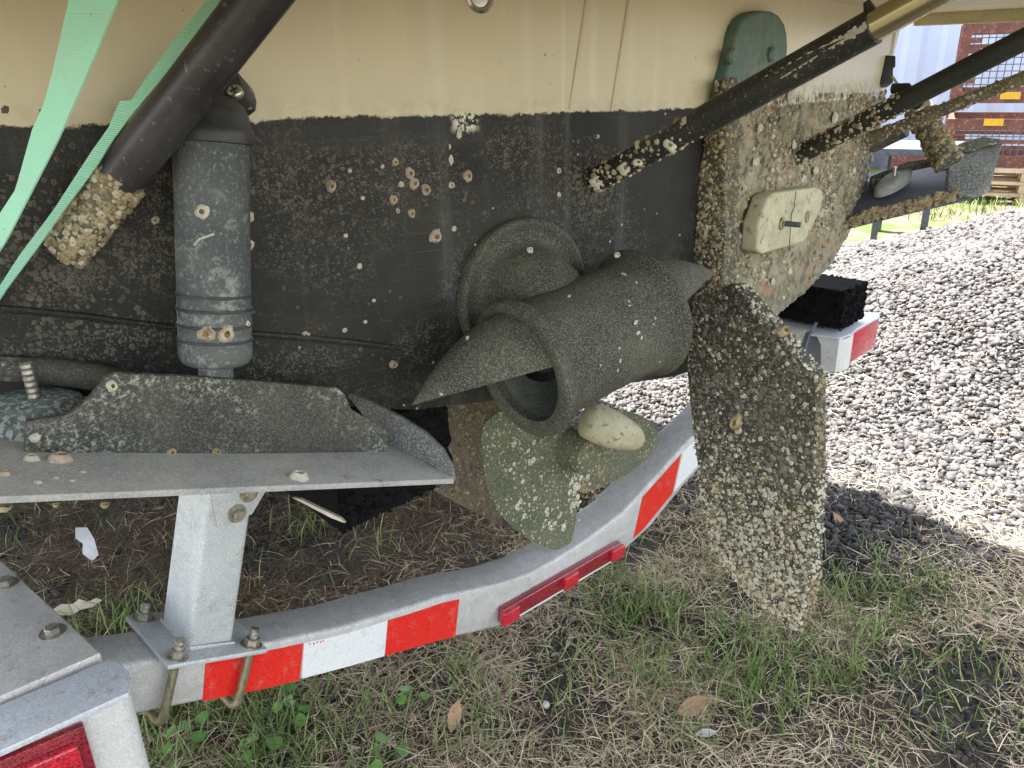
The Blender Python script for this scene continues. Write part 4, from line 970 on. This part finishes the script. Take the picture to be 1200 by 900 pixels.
# bunks
def bunk(x0, x1, ya, yb, z0, z1, name='bunk'):
    mb = MB(); ys = np.linspace(ya, yb, 90); R_ = []
    sec = [(x0, z0), (x0, z1), (x1, z1), (x1, z0)]
    pts2 = []
    for k in range(4):
        a, b = sec[k], sec[(k+1) % 4]; pts2 += [(a[0]+(b[0]-a[0])*t, a[1]+(b[1]-a[1])*t) for t in np.linspace(0, 1, 10, endpoint=False)]
    for y in ys: R_.append([(x+.0035*mn.noise(Vector((x*90, y*60, z*90))), y+(.008*mn.noise(Vector((x*150, 1, z*150))) if y == ya else 0), z+.0035*mn.noise(Vector((z*90, y*60, x*90+5)))) for x, z in pts2])
    mb.loft(R_, caps=True); return obj(name, mb, 'carpet', tr)
b1 = onY(395, 611, .78); b2 = onY(526, 592, .78)
bk1 = bunk(b1[0], b2[0], .77, 3.2, b1[2]-.01, b1[2]+.115)
bk1['label'] = 'near carpeted bunk under the trim tab'
mb = MB(); mb.prism([D(q[0], q[1], .90) for q in ((342, 583), (352, 585), (398, 607), (404, 613), (388, 607))], fv*.01); obj('bunk_timber', mb, 'wood', bk1, smooth=False)
c = onY(984, 386, .78); bk2 = bunk(c[0], c[0]+.125, .78, 3.2, c[2], c[2]+.095); bk2['label'] = 'far carpeted bunk above the starboard light box'
# fuzz on the far bunk's edge
fz = MB(); 
P = np.array([[c[0]+.125*random.random(), .78, c[2]+.095*random.random()] for _ in range(500)] + [[c[0]+.125, .78+.5*random.random(), c[2]+.095*random.random()] for _ in range(700)] + [[c[0], .78+.5*random.random(), c[2]+.095*random.random()] for _ in range(500)])
s = .003+.004*rng.random(len(P)); V, Fa = scatter(DT, DF, P, rng.normal(size=(len(P), 3)), s, s*2); link_stuff('carpet_fuzz', fast_mesh('carpet_fuzz', V, Fa, 'carpet'), bk2)
P = np.array([[b1[0]+(b2[0]-b1[0])*random.random(), .77, b1[2]-.01+.12*random.random()] for _ in range(500)] + [[b2[0], .77+.4*random.random(), b1[2]-.01+.12*random.random()] for _ in range(300)] + [[b1[0]+(b2[0]-b1[0])*random.random(), .77+.05*random.random(), b1[2]-.012] for _ in range(300)])
s = .0014+.003*rng.random(len(P)); V, Fa = scatter(DT, DF, P, rng.normal(size=(len(P), 3)), s, s*2); link_stuff('carpet_fuzz', fast_mesh('carpet_fuzz', V, Fa, 'carpet'), bk1)
# far bunk bracket below
mb = MB(); mb.abox(c[0]-.10, c[0]-.045, .84, .89, c[2]-.25, c[2]+.0); obj('bunk_post', mb, 'galv_dull', tr, bevel=.005)
mb = MB(); mb.tube([D(957, 378, 1.93), D(948, 392, 1.94), D(943, 408, 1.94), D(945, 424, 1.95)], .0045, 8); obj('lamp_cable', mb, 'darksteel', tr)
# side rail / fender plate at lower left
def rounded_box_L(poly, z1, z0, name, mt, parent, bevel=.003):
    mb = MB(); mb.prism([np.array([*onZ(*q, z1)[:2], z1]) for q in poly], (0, 0, z0-z1)); return obj(name, mb, mt, parent, bevel=bevel, seg=3)
ZB = CZ-.575
rail = rounded_box_L([(118, 765), (0, 655), (-120, 545), (-300, 700), (-160, 880), (0, 816)], ZB+.006, ZB-.09, 'side_rail', 'alu', tr, .002)
for q in ((7, 684), (62, 741)):
    inst('bolt', ME_BOLT, onZ(*q, ZB+.006), frame((0, 0, 1), q[0]), .0082, rail)
# near light box: top flange, curved end, lens
fl_ = [(-120, 870), (0, 826), (128, 772), (140, 776), (151, 787), (155, 800), (150, 812), (0, 880), (-60, 905)]
lb = rounded_box_L(fl_, ZB+.001, ZB-.006, 'light_box', 'galv_sky', tr, .0015); lb['label'] = 'near light box with pale blue top flange'
fp = [np.array([*onZ(*q, ZB)[:2], ZB-.006]) for q in [(-60, 897), (0, 872), (94, 834), (130, 817), (146, 809), (150, 800), (146, 790), (128, 780)]]
mb = MB(); q_ = [p.copy() for p in fp]; inn = [p+np.array([-.006, .012, 0]) for p in fp]
mb.loft([fp, [p+np.array([0, 0, -.12]) for p in fp]], closed=False); mb.loft([inn, [p+np.array([0, 0, -.12]) for p in inn]], closed=False); mb.loft([[p+np.array([0, 0, -.12]) for p in fp], [p+np.array([0, 0, -.12]) for p in inn]], closed=False)
obj('box_shell', mb, 'galv_white', lb, smooth=60)
l0, l1 = fp[0], fp[2]; dxx = l1-l0; nrm = np.array([dxx[1], -dxx[0], 0]); nrm /= np.linalg.norm(nrm); nrm = nrm if nrm[1] < 0 else -nrm
mb = MB(); mb.prism([l0+(0, 0, -.004), l1+(0, 0, -.004), l1+(0, 0, -.10), l0+(0, 0, -.10)], nrm*.010); ln = obj('lamp_housing', mb, 'lens_dark', lb, bevel=.003)
mb = MB(); mb.prism([l0+(0, 0, -.017)+nrm*.009, l1+(0, 0, -.017)+nrm*.009-dxx*.09, l1+(0, 0, -.092)+nrm*.009-dxx*.09, l0+(0, 0, -.092)+nrm*.009], nrm*.009); obj('lamp_lens', mb, 'lens', lb, bevel=.004, seg=3)
# far light box
zf = CZ-.64
ff_ = [(900, 373), (905, 382), (950, 391), (984, 396), (998, 391), (1004, 385), (1031, 371), (1030, 366), (975, 366)]
lf = rounded_box_L(ff_, zf, zf-.006, 'light_box', 'galv_sky', tr, .001); lf['label'] = 'far light box with white curved end'
fp = [np.array([*onZ(*q, zf)[:2], zf-.006]) for q in [(948, 389), (965, 392), (984, 395.5), (992, 394), (998, 391), (1001, 388)]]
mb = MB(); inn = [p+np.array([.012, .012, 0]) for p in fp]; dn = np.array([0, 0, -.085])
mb.loft([fp, [p+dn for p in fp]], closed=False); mb.loft([inn, [p+dn for p in inn]], closed=False); mb.loft([[p+dn for p in fp], [p+dn for p in inn]], closed=False)
obj('box_shell', mb, 'galv_white', lf, smooth=60)
l0, l1 = fp[-1], np.array([*onZ(1031, 371, zf)[:2], zf-.006]); mb = MB(); mb.prism([l0, l1, l1+(0, 0, -.078), l0+(0, 0, -.080)], (0, .03, 0)); obj('lamp_lens', mb, 'lens', lf, bevel=.003)
mb = MB(); mb.prism([D(q[0], q[1], 1.97) for q in ((908, 383), (962, 391), (962, 428), (925, 425))], fv*.02); obj('recess_shade', mb, 'black', lf, bevel=.001)  # black plate added to stand for the shade under the flange
# side rails run forward under the boat (hidden in shade)
mb = MB(); mb.abox(-.02, .10, .90, 6, ZB-.10, ZB-.03); mb2 = obj('frame_rail', mb, 'galv_dull', tr, bevel=.004)
mb = MB(); mb.abox(2.05, 2.13, .95, 6, zf-.12, zf-.03); obj('frame_rail', mb, 'galv_dull', tr, bevel=.004)
# wheels stand out of view ahead under the hull
for xx in (-.22, 2.30):
    for yy in (3.6,):
        ring = lambda x, r: [(x, yy+r*math.cos(a), .32+r*math.sin(a)) for a in np.linspace(0, 2*math.pi, 36, endpoint=False)]
        mb = MB(); mb.loft([ring(xx-.085, .18), ring(xx-.09, .24), ring(xx-.08, .30), ring(xx-.06, .32), ring(xx+.06, .32), ring(xx+.08, .30), ring(xx+.09, .24), ring(xx+.085, .18)]); w_ = obj('wheel', mb, 'black', tr)
        mb = MB(); mb.loft([ring(xx-.086, .185), ring(xx-.06, .16), ring(xx-.05, .08), ring(xx-.07, .03), ring(xx-.07, .001)]); mb.loft([ring(xx+.086, .185), ring(xx+.06, .16), ring(xx+.05, .08), ring(xx+.07, .03), ring(xx+.07, .001)]); obj('rim', mb, 'galv_white', w_)

# ================================================================== STRAPS
def ribbon(name, Lp, Rp, depths, label, mt='strap'):
    n = 60; mb = MB()
    def res(P):
        P = np.array(P, float); d = np.r_[0, np.cumsum(np.linalg.norm(np.diff(P, axis=0), axis=1))]; t = np.linspace(0, d[-1], n); return np.stack([np.interp(t, d, P[:, 0]), np.interp(t, d, P[:, 1])], 1)
    l, r = res(Lp), res(Rp); dep = np.interp(np.linspace(0, 1, n), np.linspace(0, 1, len(depths)), depths); vs = []; uvs = []; acc = 0; prev = None
    for i in range(n):
        a = D(l[i][0], l[i][1], dep[i]); b = D(r[i][0], r[i][1], dep[i]-.004); mid_ = (a+b)/2
        if prev is not None: acc += np.linalg.norm(mid_-prev)
        prev = mid_
        vs += [a, b, b+fv*.0016, a+fv*.0016]; uvs += [(0, acc), (1, acc), (1, acc), (0, acc)]
    fs = [(i*4+j, i*4+(j+1) % 4, (i+1)*4+(j+1) % 4, (i+1)*4+j) for i in range(n-1) for j in range(4)] + [(0, 1, 2, 3), (4*n-1, 4*n-2, 4*n-3, 4*n-4)]
    mb.add(vs, fs); mb.uv = uvs; o = obj(name, mb, mt, None, smooth=40); return tagp(o, label, 'strap', 'green webbing straps')
ribbon('tie_down_strap', [(112, -150), (88, -30), (78, 10), (60, 90), (50, 125), (38, 150), (18, 222), (-8, 262), (-40, 320), (-150, 500), (-240, 640)], [(186, -150), (150, -30), (135, 5), (100, 90), (70, 158), (58, 182), (42, 213), (6, 283), (-36, 345), (-138, 508), (-226, 648)], [.40, .42, .46, .56, .64], 'wide pale green strap hanging in front at the top left corner', 'strap_soft')
ribbon('tie_down_strap', [(345, -150), (262, -30), (238, 5), (200, 52), (172, 90), (152, 120), (146, 116), (139, 119), (127, 150), (108, 176), (62, 247), (22, 300), (-10, 350), (-30, 380), (-130, 520), (-200, 640)], [(378, -150), (290, -30), (264, 3), (228, 45), (190, 92), (163, 124), (158, 128), (150, 140), (131, 165), (112, 196), (80, 238), (45, 288), (4, 343), (-14, 372), (-118, 526), (-186, 648)], [.56, .59, .60, .62, .65, .66, .68], 'narrow twisted green strap running along the left side of the black strut')

# ================================================================== GROUND
def sstep(a, b, x): t = np.clip((x-a)/(b-a), 0, 1); return t*t*(3-2*t)
def G(x, y):
    x = np.asarray(x, float); y = np.asarray(y, float)
    n = .012*np.sin(7*x+1.3)*np.sin(6*y+.4)+.008*np.sin(17*x+4*y)*np.sin(13*y-3*x)
    d = x + .25*(y-1.0)
    h = .36*sstep(2.15, 4.2, d)*(1-sstep(4.6, 5.6, d))*np.clip(1.95-.72*y, .15, 1.45)*(1+.12*np.sin(2.1*y+1)+.06*np.sin(5*x+3*y))
    return n*(1-.5*sstep(4, 8, np.abs(x))) + h
def sheet(xs, ys):
    X, Y = np.meshgrid(xs, ys, indexing='ij'); Z = G(X, Y); V = np.stack([X, Y, Z], -1).reshape(-1, 3)
    nx, ny = len(xs), len(ys); I = np.arange(nx*ny).reshape(nx, ny)
    return V, np.stack([I[:-1, :-1], I[1:, :-1], I[1:, 1:], I[:-1, 1:]], -1).reshape(-1, 4)
far = lambda a, b: np.r_[-300, -120, -50, -20, -10, -6, -4, np.linspace(a, b, 170), 11, 15, 22, 40, 90, 300]
V, Fq = sheet(far(-3, 9), far(-3, 9)); me = fast_mesh('ground', V, Fq, 'ground', True)
me.materials.append(MAT['heap'])
cx = V[Fq].mean(1); dd_ = cx[:, 0]+.25*(cx[:, 1]-1.0)
me.polygons.foreach_set('material_index', ((dd_ > 1.80) & (dd_ < 5.3) & (cx[:, 1] < 7) & (cx[:, 1] > -6)).astype(np.int32))
o = bpy.data.objects.new('ground', me); col.objects.link(o); o['kind'] = 'structure'

def visible_mask(P, pad=60):
    R_ = P-OFF; z = R_@fv; u_ = 600+F*(R_@rv)/z; v_ = 450-F*(R_@uv)/z
    return (z > .2) & (u_ > -pad) & (u_ < 1200+pad) & (v_ > -pad) & (v_ < 900+pad), u_, v_
# gravel stones
ph = (1+5**.5)/2; ico = np.array([(-1, ph, 0), (1, ph, 0), (-1, -ph, 0), (1, -ph, 0), (0, -1, ph), (0, 1, ph), (0, -1, -ph), (0, 1, -ph), (ph, 0, -1), (ph, 0, 1), (-ph, 0, -1), (-ph, 0, 1)])/1.9
icf = [(0, 11, 5), (0, 5, 1), (0, 1, 7), (0, 7, 10), (0, 10, 11), (1, 5, 9), (5, 11, 4), (11, 10, 2), (10, 7, 6), (7, 1, 8), (3, 9, 4), (3, 4, 2), (3, 2, 6), (3, 6, 8), (3, 8, 9), (4, 9, 5), (2, 4, 11), (6, 2, 10), (8, 6, 7), (9, 8, 1)]
N_ = 260000; x = 1.55+3.95*rng.random(N_)**1.15; y = -1.2+6.2*rng.random(N_)
d = x+.25*(y-1); keep = (d > 1.72+.35*rng.random(N_)**1.5) & (d < 4.9)
P = np.stack([x, y, G(x, y)], 1)[keep]; vm, uu, vv = visible_mask(P, 200); vm &= (uu > 620); v2, _a, _b = visible_mask(P, 30); P = P[vm & (v2 | (rng.random(len(P)) < .35))][:88000]; print('stones', len(P))
s = (.0050+.009*rng.random(len(P))**2.4)*(1+.10*(P[:, 0]-2)); P[:, 2] += s*.35
V, Fa = scatter(ico, icf, P, np.tile((0, 0, 1), (len(P), 1))+.6*rng.normal(size=(len(P), 3)), s, s*(.5+.4*rng.random(len(P))), .34)
link_stuff('gravel_stones', fast_mesh('gravel_stones', V, Fa, 'stone'), None, 'grey crushed stones of the sunlit gravel heap', 'gravel')
# dark chips in the soil
N_ = 60000; x = .2+2.4*rng.random(N_); y = -.1+2.6*rng.random(N_); P = np.stack([x, y, G(x, y)], 1)
vm, uu, vv = visible_mask(P); nz_ = np.array([mn.noise(Vector((a*3, b*3, 2))) for a, b in zip(x, y)]); P = P[vm & (rng.random(N_) < np.clip(.25+1.6*nz_+.5*(x+.25*(y-1) > 1.75)+.35*((x > 1.35) & (y < .5)), .05, 1))]
s = .0018+.008*rng.random(len(P))**3.2; P[:, 2] += s*.3
V, Fa = scatter(ico, icf, P, np.tile((0, 0, 1), (len(P), 1))+.6*rng.normal(size=(len(P), 3)), s, s*.7, .34)
link_stuff('gravel_chips', fast_mesh('gravel_chips', V, Fa, 'stone_dark'), None, 'dark loose stone chips lying between the grass tufts', 'gravel')

# dark clods at the foot of the heap
cc = onZ(1010, 618, 0); n = 5200; P = np.stack([cc[0]+.15*rng.normal(size=n), cc[1]+.14*rng.normal(size=n), np.zeros(n)], 1)
P[:, 2] = G(P[:, 0], P[:, 1])+.030*np.exp(-((P[:, 0]-cc[0])**2+(P[:, 1]-cc[1])**2)/.03)*rng.random(n)
s = .003+.012*rng.random(n)**2.6; V, Fa = scatter(ico, icf, P, rng.normal(size=(n, 3)), s, s*.8, .34)
link_stuff('dark_clods', fast_mesh('dark_clods', V, Fa, 'stone_dark'), None, 'dark crumbled clods at the foot of the heap beside the rudder', 'gravel')
def blades(P, az, el0, length, width, curve, seg=4, sway=.0):
    """ribbons: P roots, az heading, el0 start elevation, curve = elevation change along the blade"""
    n = len(P); pts = [P]; cur = P.copy(); a = az.copy()
    for k in range(seg):
        e = el0+curve*(k/seg); cur = cur+(length/seg)[:, None]*np.stack([np.cos(a)*np.cos(e), np.sin(a)*np.cos(e), np.sin(e)], 1); pts.append(cur); a = a+sway*rng.normal(size=n)
    tw = az+math.pi/2+.6*rng.normal(size=n); side = np.stack([np.cos(tw), np.sin(tw), .3*rng.normal(size=n)], 1); V = np.empty((n, (seg+1)*2, 3))
    for k, p in enumerate(pts):
        w = width*(1-.85*(k/seg)**1.6) if k else width*.7
        V[:, 2*k] = p-side*w[:, None]/2; V[:, 2*k+1] = p+side*w[:, None]/2
    f_ = np.array([(2*k, 2*k+1, 2*k+3, 2*k+2) for k in range(seg)])
    Fa = (f_[None]+(np.arange(n)*(seg+1)*2)[:, None, None]).reshape(-1, 4)
    V[..., 2] = np.maximum(V[..., 2], G(V[..., 0], V[..., 1])+.0005)
    return V.reshape(-1, 3), Fa
def sample(n, xr=(-.7, 3.2), yr=(-.7, 3.4)):
    x = xr[0]+(xr[1]-xr[0])*rng.random(n); y = yr[0]+(yr[1]-yr[0])*rng.random(n); P = np.stack([x, y, G(x, y)], 1); vm, u_, v_ = visible_mask(P, 420); v2, _a, _b = visible_mask(P, 60); vm &= v2 | (rng.random(len(P)) < .42); return P[vm], u_[vm], v_[vm]
fnz = lambda P, s_, o=0.: np.array([mn.noise(Vector((a*s_, b*s_, o))) for a, b in P[:, :2]])
# straw mat
P, u_, v_ = sample(410000); d = P[:, 0]+.25*(P[:, 1]-1)
dens = np.clip(.50+.9*fnz(P, 5, 3), .04, 1)*(1-sstep(1.70, 2.35, d)*.96)
for gx, gy, gr, ga in ((1080, 820, 60, .8), (900, 850, 35, .8), (1150, 870, 45, .8), (965, 640, 60, .95), (760, 640, 30, .5), (540, 640, 40, .6), (1000, 850, 30, .6), (330, 640, 60, .5)):
    c_ = onZ(gx, gy, 0); rad = gr*1.75/F*1.3; dens = dens*(1-ga*np.exp(-((P[:, 0]-c_[0])**2+(P[:, 1]-c_[1])**2)/rad**2))
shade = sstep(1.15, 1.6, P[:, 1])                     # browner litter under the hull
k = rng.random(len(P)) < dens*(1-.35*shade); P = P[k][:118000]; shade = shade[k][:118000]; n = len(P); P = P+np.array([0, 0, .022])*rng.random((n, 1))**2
az = rng.random(n)*6.283; L_ = .025+.075*rng.random(n)**1.5; w_ = .0012+.0018*rng.random(n)
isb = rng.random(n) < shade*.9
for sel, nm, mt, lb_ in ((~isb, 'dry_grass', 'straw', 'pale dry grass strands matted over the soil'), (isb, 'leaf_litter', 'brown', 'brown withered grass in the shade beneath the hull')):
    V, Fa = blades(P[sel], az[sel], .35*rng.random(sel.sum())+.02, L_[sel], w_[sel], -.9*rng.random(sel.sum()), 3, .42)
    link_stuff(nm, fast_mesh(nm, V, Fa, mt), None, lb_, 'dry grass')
# green grass in patches
centres = [(750, 730, 45, 1.), (720, 690, 30, .6), (800, 800, 60, .6), (880, 790, 55, .8), (960, 780, 50, .8), (1000, 720, 60, .7), (1060, 700, 60, .5), (300, 860, 60, .9), (190, 860, 45, .7), (350, 870, 50, .6), (130, 735, 30, .8), (560, 870, 35, .4), (530, 800, 30, .35), (620, 650, 12, .8), (360, 620, 20, .5), (850, 660, 40, .3), (690, 790, 40, .3), (420, 880, 40, .4), (445, 640, 20, .3), (1100, 800, 60, .25), (870, 760, 30, .9)]
P, u_, v_ = sample(246000); g = np.zeros(len(P))
for cx_, cy_, r_, a_ in centres:
    c_ = onZ(cx_, cy_, 0); rad = r_*1.75/F*1.2; g = np.maximum(g, a_*np.exp(-((P[:, 0]-c_[0])**2+(P[:, 1]-c_[1])**2)/rad**2))
g = g*np.clip(.5+1.3*fnz(P, 16, 8), .05, 1)+.012*(P[:, 0]+.25*(P[:, 1]-1) < 1.75)
k = rng.random(len(P)) < g*1.45; P = P[k]; n = len(P)
V, Fa = blades(P, rng.random(n)*6.283, .9+.6*rng.random(n), 0.035+.075*rng.random(n), .0016+.0022*rng.random(n), -1.2*rng.random(n), 5, .12)
link_stuff('grass', fast_mesh('grass', V, Fa, 'grass'), None, 'green grass tufts growing through the dry strands', 'grass')
print('grass', n)

# fallen leaves and scraps
UPV = np.array([0, 0, 1.])
def leaf(px, py, lx, ly, rot, mt, name, label, cat, z=.02, curl=.35, pts=None, tilt=.3):
    c = onZ(px, py, z); c[2] = G(c[0], c[1])+z; mb = MB(); n = 14
    prof = pts or [(-1, 0), (-.6, .55), (0, .9), (.5, .75), (1, .1), (1.25, 0), (1, -.1), (.5, -.7), (0, -.85), (-.6, -.5)]
    nn_ = UPV*(1-tilt)+(-fv)*tilt*1.2; R_ = frame(nn_, rot)
    top_ = [c+np.array(R_ @ Vector((p[0]*lx, p[1]*ly, curl*ly*(p[1]**2)+.15*lx*p[0]**2))) for p in prof]; cc = c+np.array(R_ @ Vector((0, 0, 0)))
    k = len(prof); dz = np.array([0, 0, -.0009])
    mb.add([cc]+top_+[cc+dz]+[p+dz for p in top_], [(0, i+1, (i+1) % k+1) for i in range(k)]+[(k+1, k+1+(i+1) % k+1, k+1+i+1) for i in range(k)]+[(i+1, k+2+i, k+2+(i+1) % k, (i+1) % k+1) for i in range(k)])
    return tagp(obj(name, mb, mt, None, smooth=30), label, cat)
leaf(533, 840, .032, .015, 1.3, 'leaf_brown', 'fallen_leaf', 'brown curled leaf standing in the grass below the tape', 'leaf', .035, tilt=1.0)
leaf(984, 608, .026, .012, 2.2, 'leaf_brown', 'fallen_leaf', 'brown leaf on the dark gravel just right of the rudder', 'leaf', .03, tilt=.9)
leaf(812, 824, .040, .020, .4, 'leaf_brown', 'fallen_leaf', 'broad brown leaf half hidden in grass below the rudder tip', 'leaf', .02)
leaf(90, 714, .050, .026, .2, 'wood', 'bark_piece', 'pale flat piece of bark behind the trailer rail', 'bark', .03, pts=[(-1, .2), (-.7, .6), (-.2, .5), (.1, .8), (.5, .4), (.9, .5), (1.2, .1), (.8, -.3), (.2, -.2), (-.1, -.7), (-.7, -.5), (-.9, -.1)])
leaf(107, 636, .042, .052, 1.3, 'paper', 'paper_scrap', 'torn white scrap in the dark under the trim tab', 'litter', .06, pts=[(-1, -.3), (-.7, .3), (-.1, .4), (.2, .75), (.9, .8), (1.0, .3), (.3, -.1), (-.5, -.5)], tilt=1.1)
leaf(827, 853, .020, .009, .1, 'paper', 'white_feather', 'small white crumpled scrap in the straw under the rudder', 'litter', .02)
p = onZ(640, 826, .02); mb = MB(); mb.add([tuple(p+.008*v) for v in ico], icf); tagp(obj('white_pebble', mb, 'white_scar', None, smooth=True), 'small white pebble lying in the dry grass', 'pebble')
# broad-leaved weeds
weeds = [(300, 885, 5, 'broad leaved weed at the bottom edge below the U-bolts'), (255, 838, 4, 'low weed sprouting beside the white lamp box'), (345, 845, 5, 'small clover weed under the red tape'), (330, 815, 3, 'pale young weed touching the crossmember bottom'), (480, 832, 4, 'small clover weed left of the brown leaf'), (448, 895, 4, 'clover at the bottom edge of the frame'), (210, 880, 4, 'weed close to the white corner of the light box')]
for i, (wx, wy, nl, lab) in enumerate(weeds):
    c = onZ(wx, wy, 0); c[2] = G(c[0], c[1]); w_ = thing('weed_plant', lab, 'weed', c, 'small broad-leaved weeds')
    for k in range(nl):
        a = k*6.283/nl+random.random(); L1 = random.uniform(.018, .04); st_ = c+np.array([math.cos(a)*L1*.8, math.sin(a)*L1*.8, .03+.02*random.random()])
        mb = MB(); mb.tube([c, (c+st_)/2+(0, 0, .008), st_], [.0011, .001, .0008], 6); s_ = obj('stem', mb, 'leaf_green', w_)
        mb = MB(); r_ = random.uniform(.008, .014); n0 = Vector((math.cos(a)*.4, math.sin(a)*.4, 1)).normalized(); ff = frame(n0, a)
        out = [st_+np.array(ff @ Vector((r_*1.2*math.cos(t)+r_, r_*math.sin(t), .003*math.cos(2*t)))) for t in np.linspace(0, 6.283, 12, endpoint=False)]
        mb.prism(out, (0, 0, -.0006)); obj('leaf', mb, 'leaf_green', s_)

# ================================================================== BACKGROUND YARD
HY = HEAD+math.radians(27); rH = np.array([math.cos(HY), -math.sin(HY), 0]); fH = np.array([math.sin(HY), math.cos(HY), 0]); UP = np.array([0, 0, 1.])
def at(px, py, d): return D(px, py, d)
def hbox(name, c, w, h_, dp, mt, parent, bevel=.0): # facing the camera side, c = lower front centre
    mb = MB(); mb.box(c+UP*h_/2+fH*dp/2, rH*w/2, UP*h_/2, fH*dp/2); return obj(name, mb, mt, parent, bevel=bevel, smooth=30)
# pale blue container with corrugated side
cb = at(1140, 252, 8.6); cb[2] = 0
cn = thing('shipping_container', 'pale blue corrugated container wall behind the rusty cages', 'container', cb)
W = 7.0; mb = MB(); top_ = []; n = 120
prof = [((i/n-.5)*W, .03*(1 if (i % 6) < 3 else 0)) for i in range(n+1)]
mb.loft([[cb+rH*x_+fH*y_+UP*.18 for x_, y_ in prof], [cb+rH*x_+fH*y_+UP*2.9 for x_, y_ in prof]], closed=False); obj('side_panel', mb, 'container', cn, smooth=False)
hbox('bottom_rail', cb-fH*.03, W, .18, .10, 'darksteel', cn); hbox('top_rail', cb-fH*.03+UP*2.9, W, .10, .10, 'container', cn)
hbox('body', cb+fH*.08, W, 3.0, 2.3, 'container', cn)
# two stacked cages
def cage(base, W, H_, label, grp, yl=None):
    t = thing('steel_cage', label, 'cage', base, grp); ps = .075
    for sx in (0, 1):
        for sy in (0, 1): 
            c = base+rH*(sx*(W-ps)+ps/2)+fH*sy*(.9-ps); hbox('corner_post', c, ps, H_, ps, 'rust', t)
    for zz, hh in ((0, .09), (H_-.08, .08), (H_-.19, .03)):
        for sy in (0, 1): hbox('rail', base+rH*W/2+fH*(sy*(.9-.05)+.005)+UP*zz, W-2*ps, hh, .04, 'rust', t)
        for sx in (0, 1): 
            mb = MB(); mb.box(base+rH*(sx*(W-ps)+ps/2)+fH*.45+UP*(zz+hh/2), rH*.02, UP*hh/2, fH*(.45-ps)); obj('side_rail', mb, 'rust', t)
    mb = MB()
    for i in range(int((W-2*ps)/.05)): mb.box(base+rH*(ps+.05*i+.025)+fH*.03+UP*H_/2, rH*.0035, UP*(H_/2-.08), fH*.0035)
    for j in range(int(H_/.05)-2): mb.box(base+rH*W/2+fH*.036+UP*(.09+.05*j), rH*(W/2-ps), UP*.0035, fH*.0035)
    obj('wire_mesh', mb, 'darksteel', t, smooth=False)['kind'] = 'stuff'
    for k in range(5):
        hbox('post_bracket', base+rH*(ps+.04)+UP*(.15+k*(H_-.3)/4)-fH*.004, .08, .035, .03, 'rust', t)
    if yl is not None:
        c = base+rH*yl[0]+UP*yl[1]-fH*.012; hbox('yellow_label', c, .14, .055, .008, 'yellow', t)
    return t
DC = 6.6
b0 = at(1112, 232, DC); gz = max(0.12, b0[2])
lowb = at(1098, 232, DC)
def zat(px, py, d): return at(px, py, d)[2]
z_top1 = zat(1130, 28, DC); z_bot1 = zat(1110, 121, DC); z_top0 = zat(1108, 140, DC); z_bot0 = zat(1100, 196, DC)
B1 = at(1113, 121, DC); B0 = at(1102, 198, DC)
cage(B1, 1.3, z_top1-z_bot1, 'upper rusty red steel cage of the stack behind the gravel', 'stacked steel cages', (.42, .03))
B0b = np.array([B1[0], B1[1], B0[2]])
cage(B0b, 1.3, z_top0-B0[2], 'lower rusty red steel cage standing on the pallet', 'stacked steel cages', (.34, z_top0-B0[2]-.05))
# pallet under the cages: boards and bearers, each its own part
pz = B0[2]
pt = thing('pallet', 'pale timber pallet stack under the lower cage', 'pallet', (B0b[0], B0b[1], 0.))
n_l = 3; hh = (pz-.0)/n_l
for k in range(n_l):
    z_ = k*hh
    for j in range(3): hbox('bearer', B0b*np.array([1, 1, 0])+rH*(.1+.55*j)-fH*.12+UP*z_, .10, hh*.7-.003, 1.1, 'pallet', pt)
    for j in range(5): 
        hbox('board', B0b*np.array([1, 1, 0])+rH*.65+fH*(-.12+.25*j)+UP*(z_+hh*.7), 1.35, hh*.3-.004, .14, 'pallet', pt)
# steel stand between the hull and the cages
sb = at(1048, 285, 5.3); sb[2] = 0
sd_ = thing('steel_stand', 'dark steel work stand behind the starboard trim tab', 'stand', sb)
zt_ = at(1050, 178, 5.3)[2]
for q in (-.13, .16):
    hbox('leg', sb+rH*q, .04, zt_, .04, 'darksteel', sd_); hbox('leg', sb+rH*q+fH*.5, .04, zt_, .04, 'darksteel', sd_)
hbox('foot_bar', sb+rH*.16+rH*.07+UP*.10, .18, .03, .03, 'darksteel', sd_)
hbox('table_top', sb+rH*.02+UP*zt_, .62, .04, .6, 'darksteel', sd_)
hbox('crate', sb+rH*.02+UP*(zt_*.62), .22, .22, .4, 'rust', sd_)
# background weeds by the container
P = []
for _ in range(900):
    a = random.random(); q = at(1050+150*a, 245, 6.0+1.5*random.random()); q[2] = 0; P.append(q)
P = np.array(P); n = len(P); V, Fa = blades(P, rng.random(n)*6.283, .9+.6*rng.random(n), .04+.08*rng.random(n), .005+.005*rng.random(n), -1.2*rng.random(n), 4, .1)
link_stuff('far_grass', fast_mesh('far_grass', V, Fa, 'grass'), None, 'bright green grass along the foot of the yard stacks', 'grass')
